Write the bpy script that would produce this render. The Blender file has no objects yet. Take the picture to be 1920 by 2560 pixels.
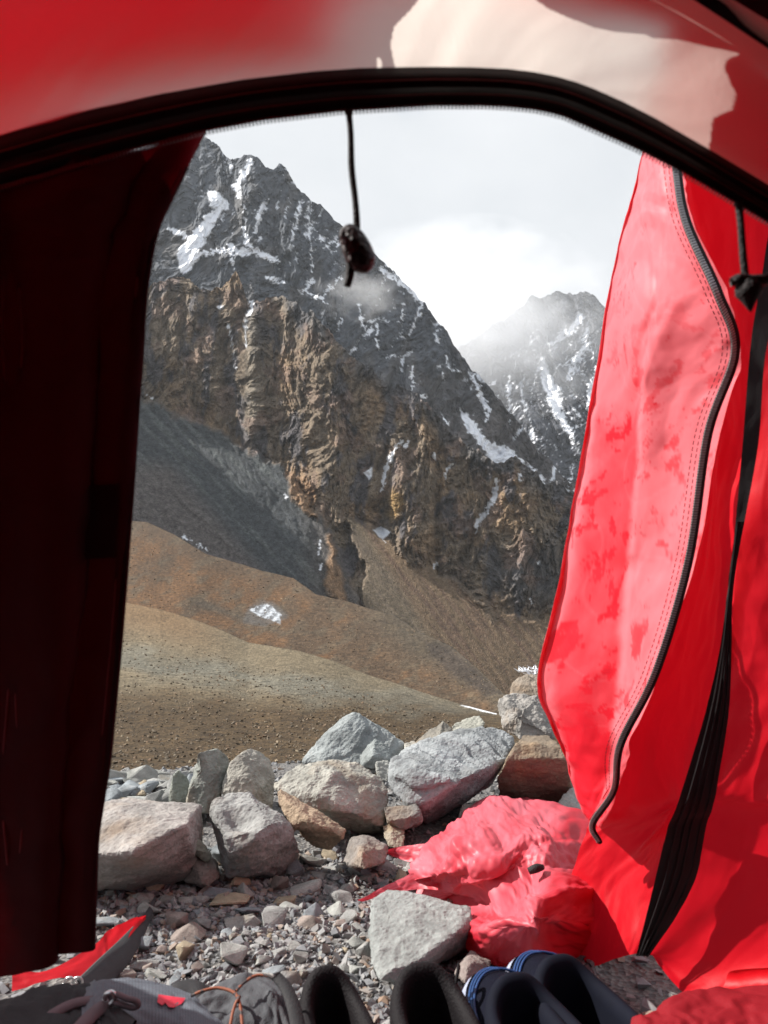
import bpy, bmesh, math, random
import numpy as np
from mathutils import Vector, Matrix

random.seed(7)
RNG = np.random.default_rng(7)
scene = bpy.context.scene
COL = scene.collection

# ------------------------------------------------------------------ camera
F = 1923.0                      # focal length in pixels of the 1920 x 2560 photograph
CH = 0.60                       # eye height above the camp ground
PITCH = math.radians(6.0)
CP, SP = math.cos(PITCH), math.sin(PITCH)

cam_data = bpy.data.cameras.new("camera")
cam = bpy.data.objects.new("camera", cam_data)
COL.objects.link(cam)
cam.location = (0, 0, CH)
cam.rotation_euler = (math.radians(90) + PITCH, 0, 0)
cam_data.sensor_fit = 'VERTICAL'
cam_data.sensor_height = 36.0
cam_data.lens = 36.0 * F / 2560.0
cam_data.clip_start = 0.02
cam_data.clip_end = 20000
cam_data.dof.use_dof = True
cam_data.dof.focus_distance = 4.5
cam_data.dof.aperture_fstop = 11.0
scene.camera = cam

# ------------------------------------------------------------------ light
SUN = Vector((-0.755, 0.15, 0.635)).normalized()      # direction towards the sun
sun_data = bpy.data.lights.new("sun", 'SUN')
sun_data.energy = 5.0
sun_data.angle = math.radians(0.55)
sun_data.color = (1.0, 0.955, 0.89)
sun_ob = bpy.data.objects.new("sun", sun_data)
COL.objects.link(sun_ob)
sun_ob.rotation_euler = SUN.to_track_quat('Z', 'Y').to_euler()

world = bpy.data.worlds.new("World")
scene.world = world
world.use_nodes = True
wn, wl = world.node_tree.nodes, world.node_tree.links
wn.clear()
w_out = wn.new('ShaderNodeOutputWorld')
w_bg = wn.new('ShaderNodeBackground')
w_bg.inputs['Strength'].default_value = 0.1
w_sky = wn.new('ShaderNodeTexSky')
w_sky.sky_type = 'NISHITA'
w_sky.sun_disc = False
w_sky.sun_elevation = math.asin(SUN.z)
w_sky.sun_rotation = math.atan2(SUN.x, SUN.y)
w_sky.altitude = 3800
w_tc = wn.new('ShaderNodeTexCoord')
w_map = wn.new('ShaderNodeMapping')
w_map.inputs['Scale'].default_value = (1.6, 1.6, 2.6)
w_map.inputs['Location'].default_value = (5.3, 2.4, 0.2)
w_no = wn.new('ShaderNodeTexNoise')
w_no.inputs['Scale'].default_value = 0.9
w_no.inputs['Detail'].default_value = 6
w_no.inputs['Roughness'].default_value = 0.52
w_ramp = wn.new('ShaderNodeValToRGB')          # cloud cover: nearly closed, thinner in places
w_ramp.color_ramp.elements[0].position = 0.34
w_ramp.color_ramp.elements[0].color = (0.0, 0.0, 0.0, 1)
w_ramp.color_ramp.elements[1].position = 0.47
w_ramp.color_ramp.elements[1].color = (1, 1, 1, 1)
w_mix = wn.new('ShaderNodeMix')
w_mix.data_type = 'RGBA'
w_no2 = wn.new('ShaderNodeTexNoise')
w_no2.inputs['Scale'].default_value = 3.2
w_no2.inputs['Detail'].default_value = 5
w_ramp2 = wn.new('ShaderNodeValToRGB')         # grey and white of the cloud itself
w_ramp2.color_ramp.elements[0].position = 0.30
w_ramp2.color_ramp.elements[0].color = (4.05, 4.22, 4.42, 1)
w_ramp2.color_ramp.elements[1].position = 0.70
w_ramp2.color_ramp.elements[1].color = (4.6, 4.72, 4.88, 1)
wl.new(w_tc.outputs['Generated'], w_map.inputs['Vector'])
wl.new(w_map.outputs['Vector'], w_no.inputs['Vector'])
wl.new(w_map.outputs['Vector'], w_no2.inputs['Vector'])
wl.new(w_no.outputs['Fac'], w_ramp.inputs['Fac'])
wl.new(w_no2.outputs['Fac'], w_ramp2.inputs['Fac'])
wl.new(w_ramp.outputs['Color'], w_mix.inputs['Factor'])
wl.new(w_sky.outputs['Color'], w_mix.inputs['A'])
wl.new(w_ramp2.outputs['Color'], w_mix.inputs['B'])
wl.new(w_mix.outputs['Result'], w_bg.inputs['Color'])
wl.new(w_bg.outputs['Background'], w_out.inputs['Surface'])

scene.view_settings.view_transform = 'Standard'
scene.view_settings.look = 'None'
scene.view_settings.exposure = 0.92
scene.view_settings.gamma = 1.0
scene.view_settings.use_curve_mapping = False
cy = scene.cycles
cy.use_denoising = True
cy.max_bounces = 10
cy.diffuse_bounces = 5
cy.transmission_bounces = 6
cy.volume_bounces = 3
cy.use_fast_gi = False
cy.sample_clamp_indirect = 8.0

# ------------------------------------------------------------------ helpers
def P(px, py, d):
    """the point seen at that pixel of the photograph, d metres along the lens axis"""
    e = (1280.0 - py) / F
    return Vector(((px - 960.0) / F * d, d * (CP - e * SP), CH + d * (SP + e * CP)))

def PG(px, py, z=0.0):
    """the point seen at that pixel at height z"""
    e = (1280.0 - py) / F
    return P(px, py, (z - CH) / (SP + e * CP))

def smooth(a, b, x):
    t = np.clip((x - a) / (b - a), 0, 1)
    return t * t * (3 - 2 * t)

def _h(ix, iy, iz, seed):
    h = (ix.astype(np.int64) * 374761393 + iy.astype(np.int64) * 668265263
         + iz.astype(np.int64) * 2147483647 + seed * 974634721) & 0xFFFFFFFF
    h = ((h ^ (h >> 13)) * 1274126177) & 0xFFFFFFFF
    return (h ^ (h >> 16)) & 0xFFFFFFFF

def pn2(x, y, seed=0):
    xi, yi = np.floor(x), np.floor(y)
    fx, fy = x - xi, y - yi
    ux, uy = fx * fx * fx * (fx * (fx * 6 - 15) + 10), fy * fy * fy * (fy * (fy * 6 - 15) + 10)
    xi, yi = xi.astype(np.int64), yi.astype(np.int64)
    z = np.zeros_like(xi)
    def g(a, b):
        an = _h(xi + a, yi + b, z, seed) * (2 * np.pi / 4294967296.0)
        return np.cos(an) * (fx - a) + np.sin(an) * (fy - b)
    a, b, c, d = g(0, 0), g(1, 0), g(0, 1), g(1, 1)
    return 1.5 * ((a + (b - a) * ux) * (1 - uy) + (c + (d - c) * ux) * uy)

def pn3(p, seed=0):
    i = np.floor(p)
    f = p - i
    u = f * f * f * (f * (f * 6 - 15) + 10)
    i = i.astype(np.int64)
    out = 0.0
    for a in (0, 1):
        for b in (0, 1):
            for c in (0, 1):
                h = _h(i[:, 0] + a, i[:, 1] + b, i[:, 2] + c, seed)
                th = (h & 0xFFFF) * (2 * np.pi / 65536.0)
                cz = (h >> 16) * (2.0 / 65535.0) - 1
                sz = np.sqrt(np.maximum(0, 1 - cz * cz))
                gd = np.cos(th) * sz * (f[:, 0] - a) + np.sin(th) * sz * (f[:, 1] - b) + cz * (f[:, 2] - c)
                w = (u[:, 0] if a else 1 - u[:, 0]) * (u[:, 1] if b else 1 - u[:, 1]) * (u[:, 2] if c else 1 - u[:, 2])
                out = out + gd * w
    return 1.6 * out

def fbm(x, y, o=4, seed=0, gain=0.5):
    s, a, k = 0.0, 1.0, 1.0
    for n in range(o):
        s = s + a * pn2(x * k + 17.3 * n, y * k - 9.1 * n, seed + n)
        a *= gain
        k *= 2.03
    return s

def ridged(x, y, o=4, seed=0, gain=0.55):
    s, a, k = 0.0, 1.0, 1.0
    for n in range(o):
        s = s + a * (1 - 2 * np.abs(pn2(x * k + 5.7 * n, y * k + 3.3 * n, seed + n)))
        a *= gain
        k *= 2.07
    return s

def fbm3(p, o=4, seed=0, gain=0.5):
    s, a, k = 0.0, 1.0, 1.0
    for n in range(o):
        s = s + a * pn3(p * k + 11.7 * n, seed + n)
        a *= gain
        k *= 2.03
    return s

def curve(pts):
    xs, ys = np.array([p[0] for p in pts], float), np.array([p[1] for p in pts], float)
    return lambda x: np.interp(x, xs, ys)

def polysd(x, y, poly):
    """signed distance (positive inside), in pixels"""
    d = np.full(x.shape, 1e9)
    ins = np.zeros(x.shape, bool)
    n = len(poly)
    for i in range(n):
        x0, y0 = poly[i]
        x1, y1 = poly[(i + 1) % n]
        ex, ey = x1 - x0, y1 - y0
        t = np.clip(((x - x0) * ex + (y - y0) * ey) / (ex * ex + ey * ey + 1e-9), 0, 1)
        d = np.minimum(d, np.hypot(x - x0 - t * ex, y - y0 - t * ey))
        c = ((y0 > y) != (y1 > y))
        with np.errstate(divide='ignore', invalid='ignore'):
            c &= x < (x1 - x0) * (y - y0) / (y1 - y0 if y1 != y0 else 1e-9) + x0
        ins ^= c
    return np.where(ins, d, -d)

def strokes(x, y, lines):
    """max over polylines of (width - distance), in pixels; lines are lists of (x, y, width)"""
    m = np.full(x.shape, -1e9)
    for ln in lines:
        for (x0, y0, w0), (x1, y1, w1) in zip(ln[:-1], ln[1:]):
            sel = (x > min(x0, x1) - 60) & (x < max(x0, x1) + 60) & (y > min(y0, y1) - 60) & (y < max(y0, y1) + 60)
            if not sel.any():
                continue
            xs, ys = x[sel], y[sel]
            ex, ey = x1 - x0, y1 - y0
            t = np.clip(((xs - x0) * ex + (ys - y0) * ey) / (ex * ex + ey * ey + 1e-9), 0, 1)
            m[sel] = np.maximum(m[sel], w0 + (w1 - w0) * t - np.hypot(xs - x0 - t * ex, ys - y0 - t * ey))
    return m

def tag(o, label=None, cat=None, group=None, kind=None):
    for k, v in (('label', label), ('category', cat), ('group', group), ('kind', kind)):
        if v:
            o[k] = v
    return o

def link(name, me, mat=None, parent=None):
    o = bpy.data.objects.new(name, me)
    COL.objects.link(o)
    if mat is not None:
        me.materials.clear()
        me.materials.append(mat)
    if parent is not None:
        o.parent = parent
    return o

def np_mesh(name, co, quads, smooth_shade=False, cols=None):
    me = bpy.data.meshes.new(name)
    co = np.ascontiguousarray(co, np.float32)
    quads = np.ascontiguousarray(quads, np.int32)
    k = quads.shape[1]
    me.vertices.add(len(co))
    me.vertices.foreach_set('co', co.ravel())
    me.loops.add(quads.size)
    me.loops.foreach_set('vertex_index', quads.ravel())
    me.polygons.add(len(quads))
    me.polygons.foreach_set('loop_start', np.arange(0, quads.size, k, dtype=np.int32))
    me.polygons.foreach_set('use_smooth', np.full(len(quads), smooth_shade))
    if cols is not None:
        for nm, c in cols.items():
            at = me.color_attributes.new(nm, 'FLOAT_COLOR', 'POINT')
            at.data.foreach_set('color', np.ascontiguousarray(c, np.float32).ravel())
    me.update()
    me.validate()
    return me

def grid_quads(nr, nc):
    a = np.arange(nr * nc).reshape(nr, nc)
    return np.stack([a[:-1, :-1], a[:-1, 1:], a[1:, 1:], a[1:, :-1]], -1).reshape(-1, 4)

# ------------------------------------------------------------------ materials
def new_mat(name):
    m = bpy.data.materials.new(name)
    m.use_nodes = True
    n, l = m.node_tree.nodes, m.node_tree.links
    b = n['Principled BSDF']
    return m, n, l, b

def N(n, kind, **kw):
    o = n.new(kind)
    for k, v in kw.items():
        if hasattr(o, k):
            setattr(o, k, v)
        else:
            o.inputs[k.replace('_', ' ')].default_value = v
    return o

def mat_terrain(name, scale, bump, grain, rough=0.95, contrast=0.35, gain=0.78):
    """vertex albedo 'col' (alpha = snow) with fine grain and relief"""
    m, n, l, b = new_mat(name)
    at = N(n, 'ShaderNodeAttribute', attribute_name='col')
    tc = N(n, 'ShaderNodeTexCoord')
    no = N(n, 'ShaderNodeTexNoise', Scale=scale, Detail=8.0, Roughness=0.65)
    vo = N(n, 'ShaderNodeTexVoronoi', Scale=grain)
    l.new(tc.outputs['Object'], no.inputs['Vector'])
    l.new(tc.outputs['Object'], vo.inputs['Vector'])
    mr = N(n, 'ShaderNodeMapRange')
    mr.inputs['From Min'].default_value = 0.3
    mr.inputs['From Max'].default_value = 0.7
    mr.inputs['To Min'].default_value = 1 - contrast
    mr.inputs['To Max'].default_value = 1 + contrast
    l.new(no.outputs['Fac'], mr.inputs['Value'])
    mrv = N(n, 'ShaderNodeMapRange')
    mrv.inputs['To Min'].default_value = 1 - contrast * 0.9
    mrv.inputs['To Max'].default_value = 1 + contrast * 0.9
    sep = N(n, 'ShaderNodeSeparateColor')
    l.new(vo.outputs['Color'], sep.inputs['Color'])
    l.new(sep.outputs['Red'], mrv.inputs['Value'])
    mu = N(n, 'ShaderNodeMath', operation='MULTIPLY')
    l.new(mr.outputs['Result'], mu.inputs[0])
    l.new(mrv.outputs['Result'], mu.inputs[1])
    # snow keeps its own even white
    mx = N(n, 'ShaderNodeMix')
    mx.data_type = 'FLOAT'
    l.new(at.outputs['Alpha'], mx.inputs['Factor'])
    l.new(mu.outputs[0], mx.inputs['A'])
    mx.inputs['B'].default_value = 1.0 / gain
    gn = N(n, 'ShaderNodeMath', operation='MULTIPLY')
    l.new(mx.outputs['Result'], gn.inputs[0])
    gn.inputs[1].default_value = gain
    vm = N(n, 'ShaderNodeVectorMath', operation='SCALE')
    l.new(at.outputs['Color'], vm.inputs[0])
    l.new(gn.outputs[0], vm.inputs['Scale'])
    l.new(vm.outputs['Vector'], b.inputs['Base Color'])
    b.inputs['Roughness'].default_value = rough
    b.inputs['Specular IOR Level'].default_value = 0.25
    ad = N(n, 'ShaderNodeMath', operation='MULTIPLY_ADD')
    l.new(vo.outputs['Distance'], ad.inputs[0])
    ad.inputs[1].default_value = 0.35
    l.new(no.outputs['Fac'], ad.inputs[2])
    bp = N(n, 'ShaderNodeBump', Strength=bump[0], Distance=bump[1])
    l.new(ad.outputs[0], bp.inputs['Height'])
    l.new(bp.outputs['Normal'], b.inputs['Normal'])
    return m
# ------------------------------------------------------------------ the mountains
A_CREST = curve([(-200, 1470), (200, 1490), (309, 1505), (400, 1522), (486, 1548), (554, 1574), (621, 1605), (750, 1627), (834, 1652),
                 (919, 1686), (986, 1707), (1071, 1736), (1147, 1760), (1235, 1783), (1320, 1802), (1500, 1830), (2200, 1880)])
B_CREST = curve([(-200, 1210), (200, 1275), (330, 1300), (368, 1304), (436, 1334), (520, 1385), (609, 1410), (655, 1427), (735, 1444), (790, 1486),
                 (862, 1503), (925, 1524), (986, 1538), (1037, 1576), (1130, 1618), (1193, 1669), (1256, 1732), (1300, 1755), (1400, 1785), (2200, 1860)])
E_CREST = curve([(-100, 640), (200, 700), (350, 730), (400, 705), (440, 690), (480, 700), (527, 735), (560, 712), (590, 684), (604, 712), (618, 748), (637, 746),
                 (705, 744), (782, 782), (830, 835), (864, 874), (948, 938), (981, 963), (1036, 975), (1062, 1001), (1112, 1068),
                 (1150, 1098), (1201, 1132), (1247, 1157), (1268, 1148), (1289, 1142), (1319, 1170), (1361, 1203), (1391, 1208),
                 (1433, 1229), (1600, 1300), (2000, 1400)])
F_CREST = curve([(-100, 300), (250, 300), (420, 330), (500, 318), (518, 343), (542, 360), (567, 395), (585, 391), (603, 387), (625, 391), (639, 398), (660, 412), (681, 425),
                 (690, 418), (699, 413), (717, 428), (735, 455), (753, 476), (802, 512), (844, 560), (900, 606), (941, 642), (955, 650), (990, 686), (1010, 703), (1052, 748), (1062, 752), (1091, 802),
                 (1121, 836), (1163, 895), (1192, 938), (1222, 962), (1260, 1010), (1330, 1105), (1424, 1205), (1500, 1255), (2000, 1350)])
G_CREST = curve([(850, 1040), (1000, 960), (1100, 900), (1160, 860), (1240, 810), (1290, 770), (1330, 742), (1350, 745), (1380, 728), (1403, 724),
                 (1425, 736), (1440, 741), (1452, 733), (1480, 735), (1495, 748), (1520, 775), (1560, 800), (1700, 850), (2100, 930)])

def soft(f, w=150.0, drop=0.0):
    """a curve averaged over a width, so that a slope started on it has no kinks"""
    def g(x):
        k = np.linspace(-1, 1, 41)
        wt = (1 - k * k) ** 2
        return sum(f(x + a * w) * q for a, q in zip(k, wt)) / wt.sum() + drop
    return g

def sheet(name, x0, x1, step, top, bot, d0, slope, relief, colour, mat, jag=(0, 1), smooth_shade=False, back=None, d1=None, even=0, wide=(-1500, 3200)):
    """a mountainside: columns of ground that start at depth d0 on their lower line and climb
    at the slope of the rock they cross; relief (in pixels of the photo at that depth) is added to the depth"""
    # fine columns where the doorway looks, coarser ones on to both sides
    xs = np.concatenate([np.arange(wide[0], x0, 16.0), np.arange(x0, x1, step), np.arange(x1, wide[1], 16.0)])
    out = np.maximum(0, np.maximum(x0 - xs, xs - x1))
    tp = top(xs) + jag[0] * fbm(xs / jag[1], xs * 0 + 3.7, 5, 11, 0.6) + 70 * smooth(0, 500, out) * fbm(xs / 330, xs * 0 + 1.3, 3, 19)
    bt = np.maximum(bot(xs), tp + 60)
    nr = max(8, int(np.max((bt - tp)[out == 0]) / step))
    t = np.linspace(0, 1, nr)[:, None]
    py = bt[None] + (tp - bt)[None] * t
    px = np.repeat(xs[None], nr, 0)
    e = (1280 - py) / F
    ta = slope(px, py)
    d = np.zeros_like(px)
    d[0] = d0(xs)
    for j in range(1, nr):
        de = e[j] - e[j - 1]
        d[j] = d[j - 1] * (1 + de * (CP + ta[j] * SP) / np.maximum(0.08, ta[j] * (CP - e[j] * SP) - (SP + e[j] * CP)))
    if d1 is not None:
        d = np.exp(np.log(d0(xs))[None] * (1 - t) + np.log(d1(xs))[None] * t)
    if even:                                   # neighbouring columns keep to one continuous mountainside
        ld = np.log(d)
        pad = np.concatenate([np.repeat(ld[:, :1], even + 1, 1), ld, np.repeat(ld[:, -1:], even, 1)], 1)
        cs = np.cumsum(pad, 1)
        d = np.exp((cs[:, 2 * even + 1:] - cs[:, :-2 * even - 1]) / (2 * even + 1))
    rl = relief(px, py)
    dd = d * (1 + rl / F)
    X = (px - 960) / F * dd
    Y = dd * (CP - e * SP)
    Z = CH + dd * (SP + e * CP)
    co = np.stack([X, Y, Z], -1)
    col = colour(px, py, rl)
    # the far side: fall away behind the crest
    nb = 6
    k = np.arange(1, nb + 1)[:, None, None]
    cr = co[-1][None]
    size = np.median(dd[-1]) / F
    bk = cr + k * np.array([0, 1.0, -0.55])[None, None] * (back or 40) * size
    co = np.concatenate([co, bk], 0)
    col = np.concatenate([col, np.repeat(col[-1:], nb, 0)], 0)
    me = np_mesh(name, co.reshape(-1, 3), grid_quads(co.shape[0], co.shape[1]), smooth_shade, {'col': col.reshape(-1, 4)})
    o = link(name, me, mat)
    tag(o, kind='structure')
    return o, px, py, dd

def blur(a, r):
    for ax in (0, 1):
        p = np.concatenate([np.repeat(np.take(a, [0], ax), r + 1, ax), a, np.repeat(np.take(a, [-1], ax), r, ax)], ax)
        cs = np.cumsum(p, ax)
        n = a.shape[ax]
        a = (np.take(cs, np.arange(2 * r + 1, 2 * r + 1 + n), ax) - np.take(cs, np.arange(0, n), ax)) / (2 * r + 1)
    return a

def mixc(a, b, m):
    return a + (np.asarray(b) - a) * m[..., None]

def base(px, c):
    return np.repeat(np.repeat(np.array(c, float)[None, None], px.shape[0], 0), px.shape[1], 1)

def with_snow(c, snow):
    c = mixc(c, (0.86, 0.88, 0.92), snow)
    return np.concatenate([c, snow[..., None]], -1)

SNOW = (0.86, 0.88, 0.92)

# ---- cliff rock relief shared by the walls
def crag(px, py, seed, lean=0.25, k=1.0):
    x = px + lean * py
    wx = 26 * fbm(px / 150, py / 220, 3, seed + 50)
    wy = 40 * fbm(px / 170, py / 240, 3, seed + 60)
    big = ridged((x + 1.6 * wx) / (150 * k), (py + 1.3 * wy) / (250 * k), 3, seed, 0.5)
    mid = ridged((x + wx * 1.4) / (36 * k), (py + wy) / (58 * k), 4, seed + 9, 0.6) + 0.28 * ridged((px - 0.5 * py + wx) / (120 * k), (py + 0.35 * px + wy) / (22 * k), 3, seed + 13, 0.6)
    fine = fbm((px + wx) / (9 * k), (py + wy) / (15 * k), 3, seed + 20, 0.6)
    return big, mid, fine

# ---- G: far right peak
G_LINES = [[(1454, 790, 9), (1433, 819, 10), (1391, 849, 8), (1374, 862, 5)],
           [(1353, 895, 8), (1365, 946, 16), (1382, 980, 20), (1391, 1022, 14), (1408, 1056, 9), (1424, 1073, 6)],
           [(1273, 938, 3), (1273, 980, 6), (1275, 1043, 2)], [(1302, 963, 6), (1306, 1005, 5), (1323, 1039, 2)],
           [(1327, 1072, 5), (1336, 1102, 5)], [(1433, 1022, 3), (1458, 1051, 3)], [(1420, 1077, 5), (1437, 1115, 4)],
           [(1327, 1119, 5), (1344, 1135, 8), (1357, 1156, 9), (1380, 1180, 7), (1424, 1212, 3)],
           [(1470, 860, 8), (1440, 900, 10), (1420, 950, 6)], [(1328, 860, 4), (1345, 820, 2)],
           [(1510, 900, 6), (1480, 960, 8), (1470, 1030, 5)]]
def g_relief(px, py):
    b, m, f = crag(px, py, 101, -0.55, 0.8)
    return 24 * b + 9 * m + 3.0 * f
def g_col(px, py, rl):
    c = base(px, (0.095, 0.10, 0.115))
    n = fbm(px / 30, py / 60, 4, 140)
    c = c * (1 + 0.28 * n)[..., None]
    wx, wy = px + 7 * fbm(px / 12, py / 14, 3, 150), py + 7 * fbm(px / 12, py / 14, 3, 160)
    s = smooth(-2, 3, strokes(wx, wy, G_LINES) + 5 * fbm(px / 9, py / 7, 3, 170))
    # wind-packed snow on the ledges: thin bands that follow the strata
    qx, qy = px + 34 * fbm(px / 80, py / 80, 3, 175), py + 34 * fbm(px / 70, py / 90, 3, 176)
    band = ridged((qx + 0.9 * qy) / 55, (qy + 0.62 * qx) / 17, 4, 180, 0.65)
    zone = smooth(1270, 1400, px + 0.2 * (py - 900)) * smooth(770, 830, py) * (1 - smooth(1010, 1120, py))
    con = rl - blur(rl, 5)
    con = con / con.std()
    s = np.maximum(s, smooth(1.50, 1.9, 0.72 * band + 0.35 * con + 0.9 * fbm(px / 45, py / 60, 3, 190) + 0.05) * zone)
    s = np.maximum(s, 0.9 * smooth(1.75, 2.0, band + 0.6 * fbm(px / 25, py / 45, 2, 191)) * smooth(800, 860, py))
    return with_snow(c, np.clip(s, 0, 1))

# ---- F: the long dark ridge with snow
F_POLY = [[(519, 474), (541, 481), (563, 498), (572, 524), (558, 527), (531, 570), (512, 609), (488, 633), (493, 647), (478, 671), (464, 683),
           (449, 671), (440, 642), (449, 618), (464, 609), (478, 589), (498, 560), (517, 536), (536, 527), (522, 502)],
          [(1150, 1018), (1167, 1039), (1188, 1056), (1201, 1077), (1218, 1102), (1247, 1115), (1277, 1123), (1294, 1140), (1273, 1152),
           (1251, 1160), (1226, 1150), (1213, 1123), (1192, 1102), (1176, 1085), (1159, 1060)],
          [(1167, 887), (1180, 870), (1186, 895), (1203, 929), (1222, 955), (1205, 952), (1184, 929)]]
F_LINES = [[(420, 572, 4), (445, 580, 6), (464, 589, 7)], [(483, 637, 8), (517, 633, 6), (560, 628, 5), (575, 620, 8)],
           [(575, 618, 8), (600, 632, 10), (618, 630, 8)], [(609, 507, 1), (611, 570, 2.5), (618, 613, 5), (647, 633, 9), (675, 645, 8), (700, 654, 3)],
           [(580, 633, 5), (584, 681, 2)], [(628, 401, 7), (609, 435, 9), (589, 469, 8), (599, 493, 3)], [(577, 406, 4), (580, 430, 3)],
           [(664, 507, 5), (647, 541, 7), (637, 580, 4)], [(753, 507, 4), (736, 570, 4), (724, 628, 3)], [(775, 500, 3), (770, 560, 3)], [(775, 589, 1.5), (780, 676, 1.5)],
           [(664, 693, 3), (690, 700, 4.5), (712, 710, 2)], [(748, 724, 2), (780, 738, 3), (816, 758, 2)], [(777, 700, 7), (763, 724, 5)],
           [(801, 745, 3), (830, 715, 4), (852, 695, 3)], [(951, 671, 5), (990, 700, 6), (1023, 724, 7), (1057, 753, 7), (1043, 792, 4), (1023, 840, 2)],
           [(1008, 760, 2), (1003, 800, 2), (1005, 845, 1)],
           [(900, 763, 3), (905, 811, 3), (927, 840, 2)], [(907, 806, 1.5), (940, 800, 2.5), (965, 801, 1.5)], [(941, 811, 3), (944, 869, 2)],
           [(965, 895, 1.5), (980, 890, 3), (997, 889, 1.5)], [(1028, 917, 3), (1033, 970, 3)], [(1115, 895, 3), (1120, 915, 4)], [(1130, 925, 4), (1155, 930, 3)],
           [(1090, 825, 2), (1094, 855, 3)], [(1180, 942, 4), (1197, 971, 5), (1205, 1001, 6), (1222, 1022, 5), (1216, 1051, 2)],
           [(1103, 1035, 3), (1122, 1064, 2)], [(1294, 1144, 4), (1323, 1165, 4), (1361, 1199, 3)], [(1100, 915, 2), (1112, 950, 1.5)], [(1055, 995, 5), (1068, 990, 3)]]
def f_relief(px, py):
    b, m, f = crag(px, py, 201, 0.42, 1.0)
    return 28 * b + 10 * m + 3.2 * f - 30 * np.exp(-((px - 640 - 0.55 * (py - 420)) / 70) ** 2)
def f_col(px, py, rl):
    c = base(px, (0.098, 0.108, 0.124))
    n = fbm(px / 34, py / 70, 5, 240)
    warm = smooth(0.0, 0.6, fbm(px / 70, py / 110, 3, 245)) * 0.35
    c = mixc(c, (0.145, 0.125, 0.105), warm)
    c = mixc(c, (0.13, 0.11, 0.10), smooth(860, 1100, py) * 0.6)
    c = c * (1 + 0.32 * n)[..., None]
    wx, wy = px + 6 * fbm(px / 14, py / 14, 4, 250, 0.6), py + 6 * fbm(px / 14, py / 14, 4, 260, 0.6)
    s = smooth(-1.5, 2.0, strokes(wx, wy, F_LINES) + 4.5 * fbm(px / 10, py / 9, 3, 270, 0.6))
    for q in F_POLY:
        s = np.maximum(s, smooth(-2, 2.5, polysd(wx, wy, q) + 1.0))
    # powder caught in cracks and on ledges
    cr = ridged((px + 0.3 * py) / 30, (py - 0.45 * px) / 20, 4, 280, 0.62)
    zone = (1 - smooth(560, 700, py - 0.35 * (px - 600)))
    speck = polysd(px, py, [(666, 445), (734, 469), (811, 517), (845, 580), (870, 640), (800, 640), (730, 640), (690, 520)])
    zone = np.maximum(zone * 0.6, smooth(-25, 30, speck) * 1.0)
    ridge = smooth(90, 10, py - F_CREST(px)) * smooth(680, 900, px)
    zone = np.maximum(zone, ridge * 0.95)
    zone = np.maximum(zone, 0.42 * smooth(800, 860, px) * (1 - smooth(900, 1000, py)))
    zone = np.maximum(zone, 0.5 * (px > 1180) * smooth(900, 960, py))
    con = rl - blur(rl, 5)
    con = con / con.std()
    s = np.maximum(s, smooth(1.45, 1.85, 0.42 * con + 0.55 * cr + 0.50 * zone - 0.10 + 0.65 * fbm(px / 50, py / 70, 3, 290)) * smooth(0.05, 0.4, zone))
    return with_snow(c, np.clip(s, 0, 1))

# ---- E: the brown wall, the dark slope at its foot and the scree fan
C_POLY = [(862, 1300), (900, 1306), (961, 1340), (1020, 1403), (1130, 1445), (1214, 1500), (1290, 1545), (1420, 1560), (1700, 1600), (2300, 1700),
          (2300, 2100), (880, 2000), (905, 1520), (889, 1470), (915, 1425), (880, 1350)]
D_POLY = [(-100, 960), (340, 985), (380, 1000), (440, 1035), (520, 1062), (590, 1100), (640, 1140), (700, 1160), (722, 1180), (760, 1240), (792, 1280),
          (830, 1330), (862, 1420), (885, 1470), (905, 1520), (905, 1900), (-100, 1900)]
LOW_POLY = D_POLY[:12] + [(835, 1315), (862, 1303), (900, 1306)] + C_POLY[2:11] + [(880, 2000), (-100, 1900)]
TOWERS = [[(718, 1174), (735, 1167), (777, 1203), (792, 1245), (790, 1309), (760, 1283), (722, 1245)],
          [(820, 1334), (834, 1342), (838, 1393), (864, 1452), (870, 1505), (826, 1495), (813, 1448)],
          [(985, 1195), (1010, 1165), (1075, 1180), (1085, 1260), (1085, 1370), (1010, 1340), (962, 1290)]]
E_LINES = [[(628, 748, 4), (630, 772, 5), (618, 787, 5)], [(612, 801, 3), (616, 864, 2)], [(572, 811, 1.5), (589, 922, 1)], [(547, 768, 4), (556, 766, 3)],
           [(1007, 1098, 2), (981, 1132, 4), (960, 1186, 6), (956, 1225, 3)], [(1022, 1104, 3), (1012, 1113, 6)],
           [(1084, 1140, 6), (1088, 1150, 2)], [(1133, 1159, 2), (1116, 1174, 4), (1112, 1199, 2)],
           [(1243, 1199, 4), (1235, 1246, 7), (1215, 1280, 5), (1193, 1306, 7), (1189, 1331, 2)], [(1299, 1186, 5), (1300, 1205, 2)],
           [(1345, 1406, 4), (1348, 1402, 2)], [(1325, 1498, 4), (1331, 1508, 2)], [(1085, 1420, 3), (1092, 1408, 4)], [(798, 1350, 2), (803, 1365, 2)], [(795, 1385, 2), (800, 1375, 2)],
           [(800, 1418, 3), (803, 1410, 3)], [(712, 1232, 2), (714, 1245, 3)], [(367, 988, 2), (382, 995, 1.5)], [(457, 1341, 3), (480, 1350, 3)], [(490, 1359, 2), (520, 1377, 2)]]
E_POLY = [[(929, 1168), (908, 1182), (923, 1199), (930, 1190)], [(931, 1325), (952, 1315), (978, 1331), (957, 1348), (965, 1357), (945, 1340)]]
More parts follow.
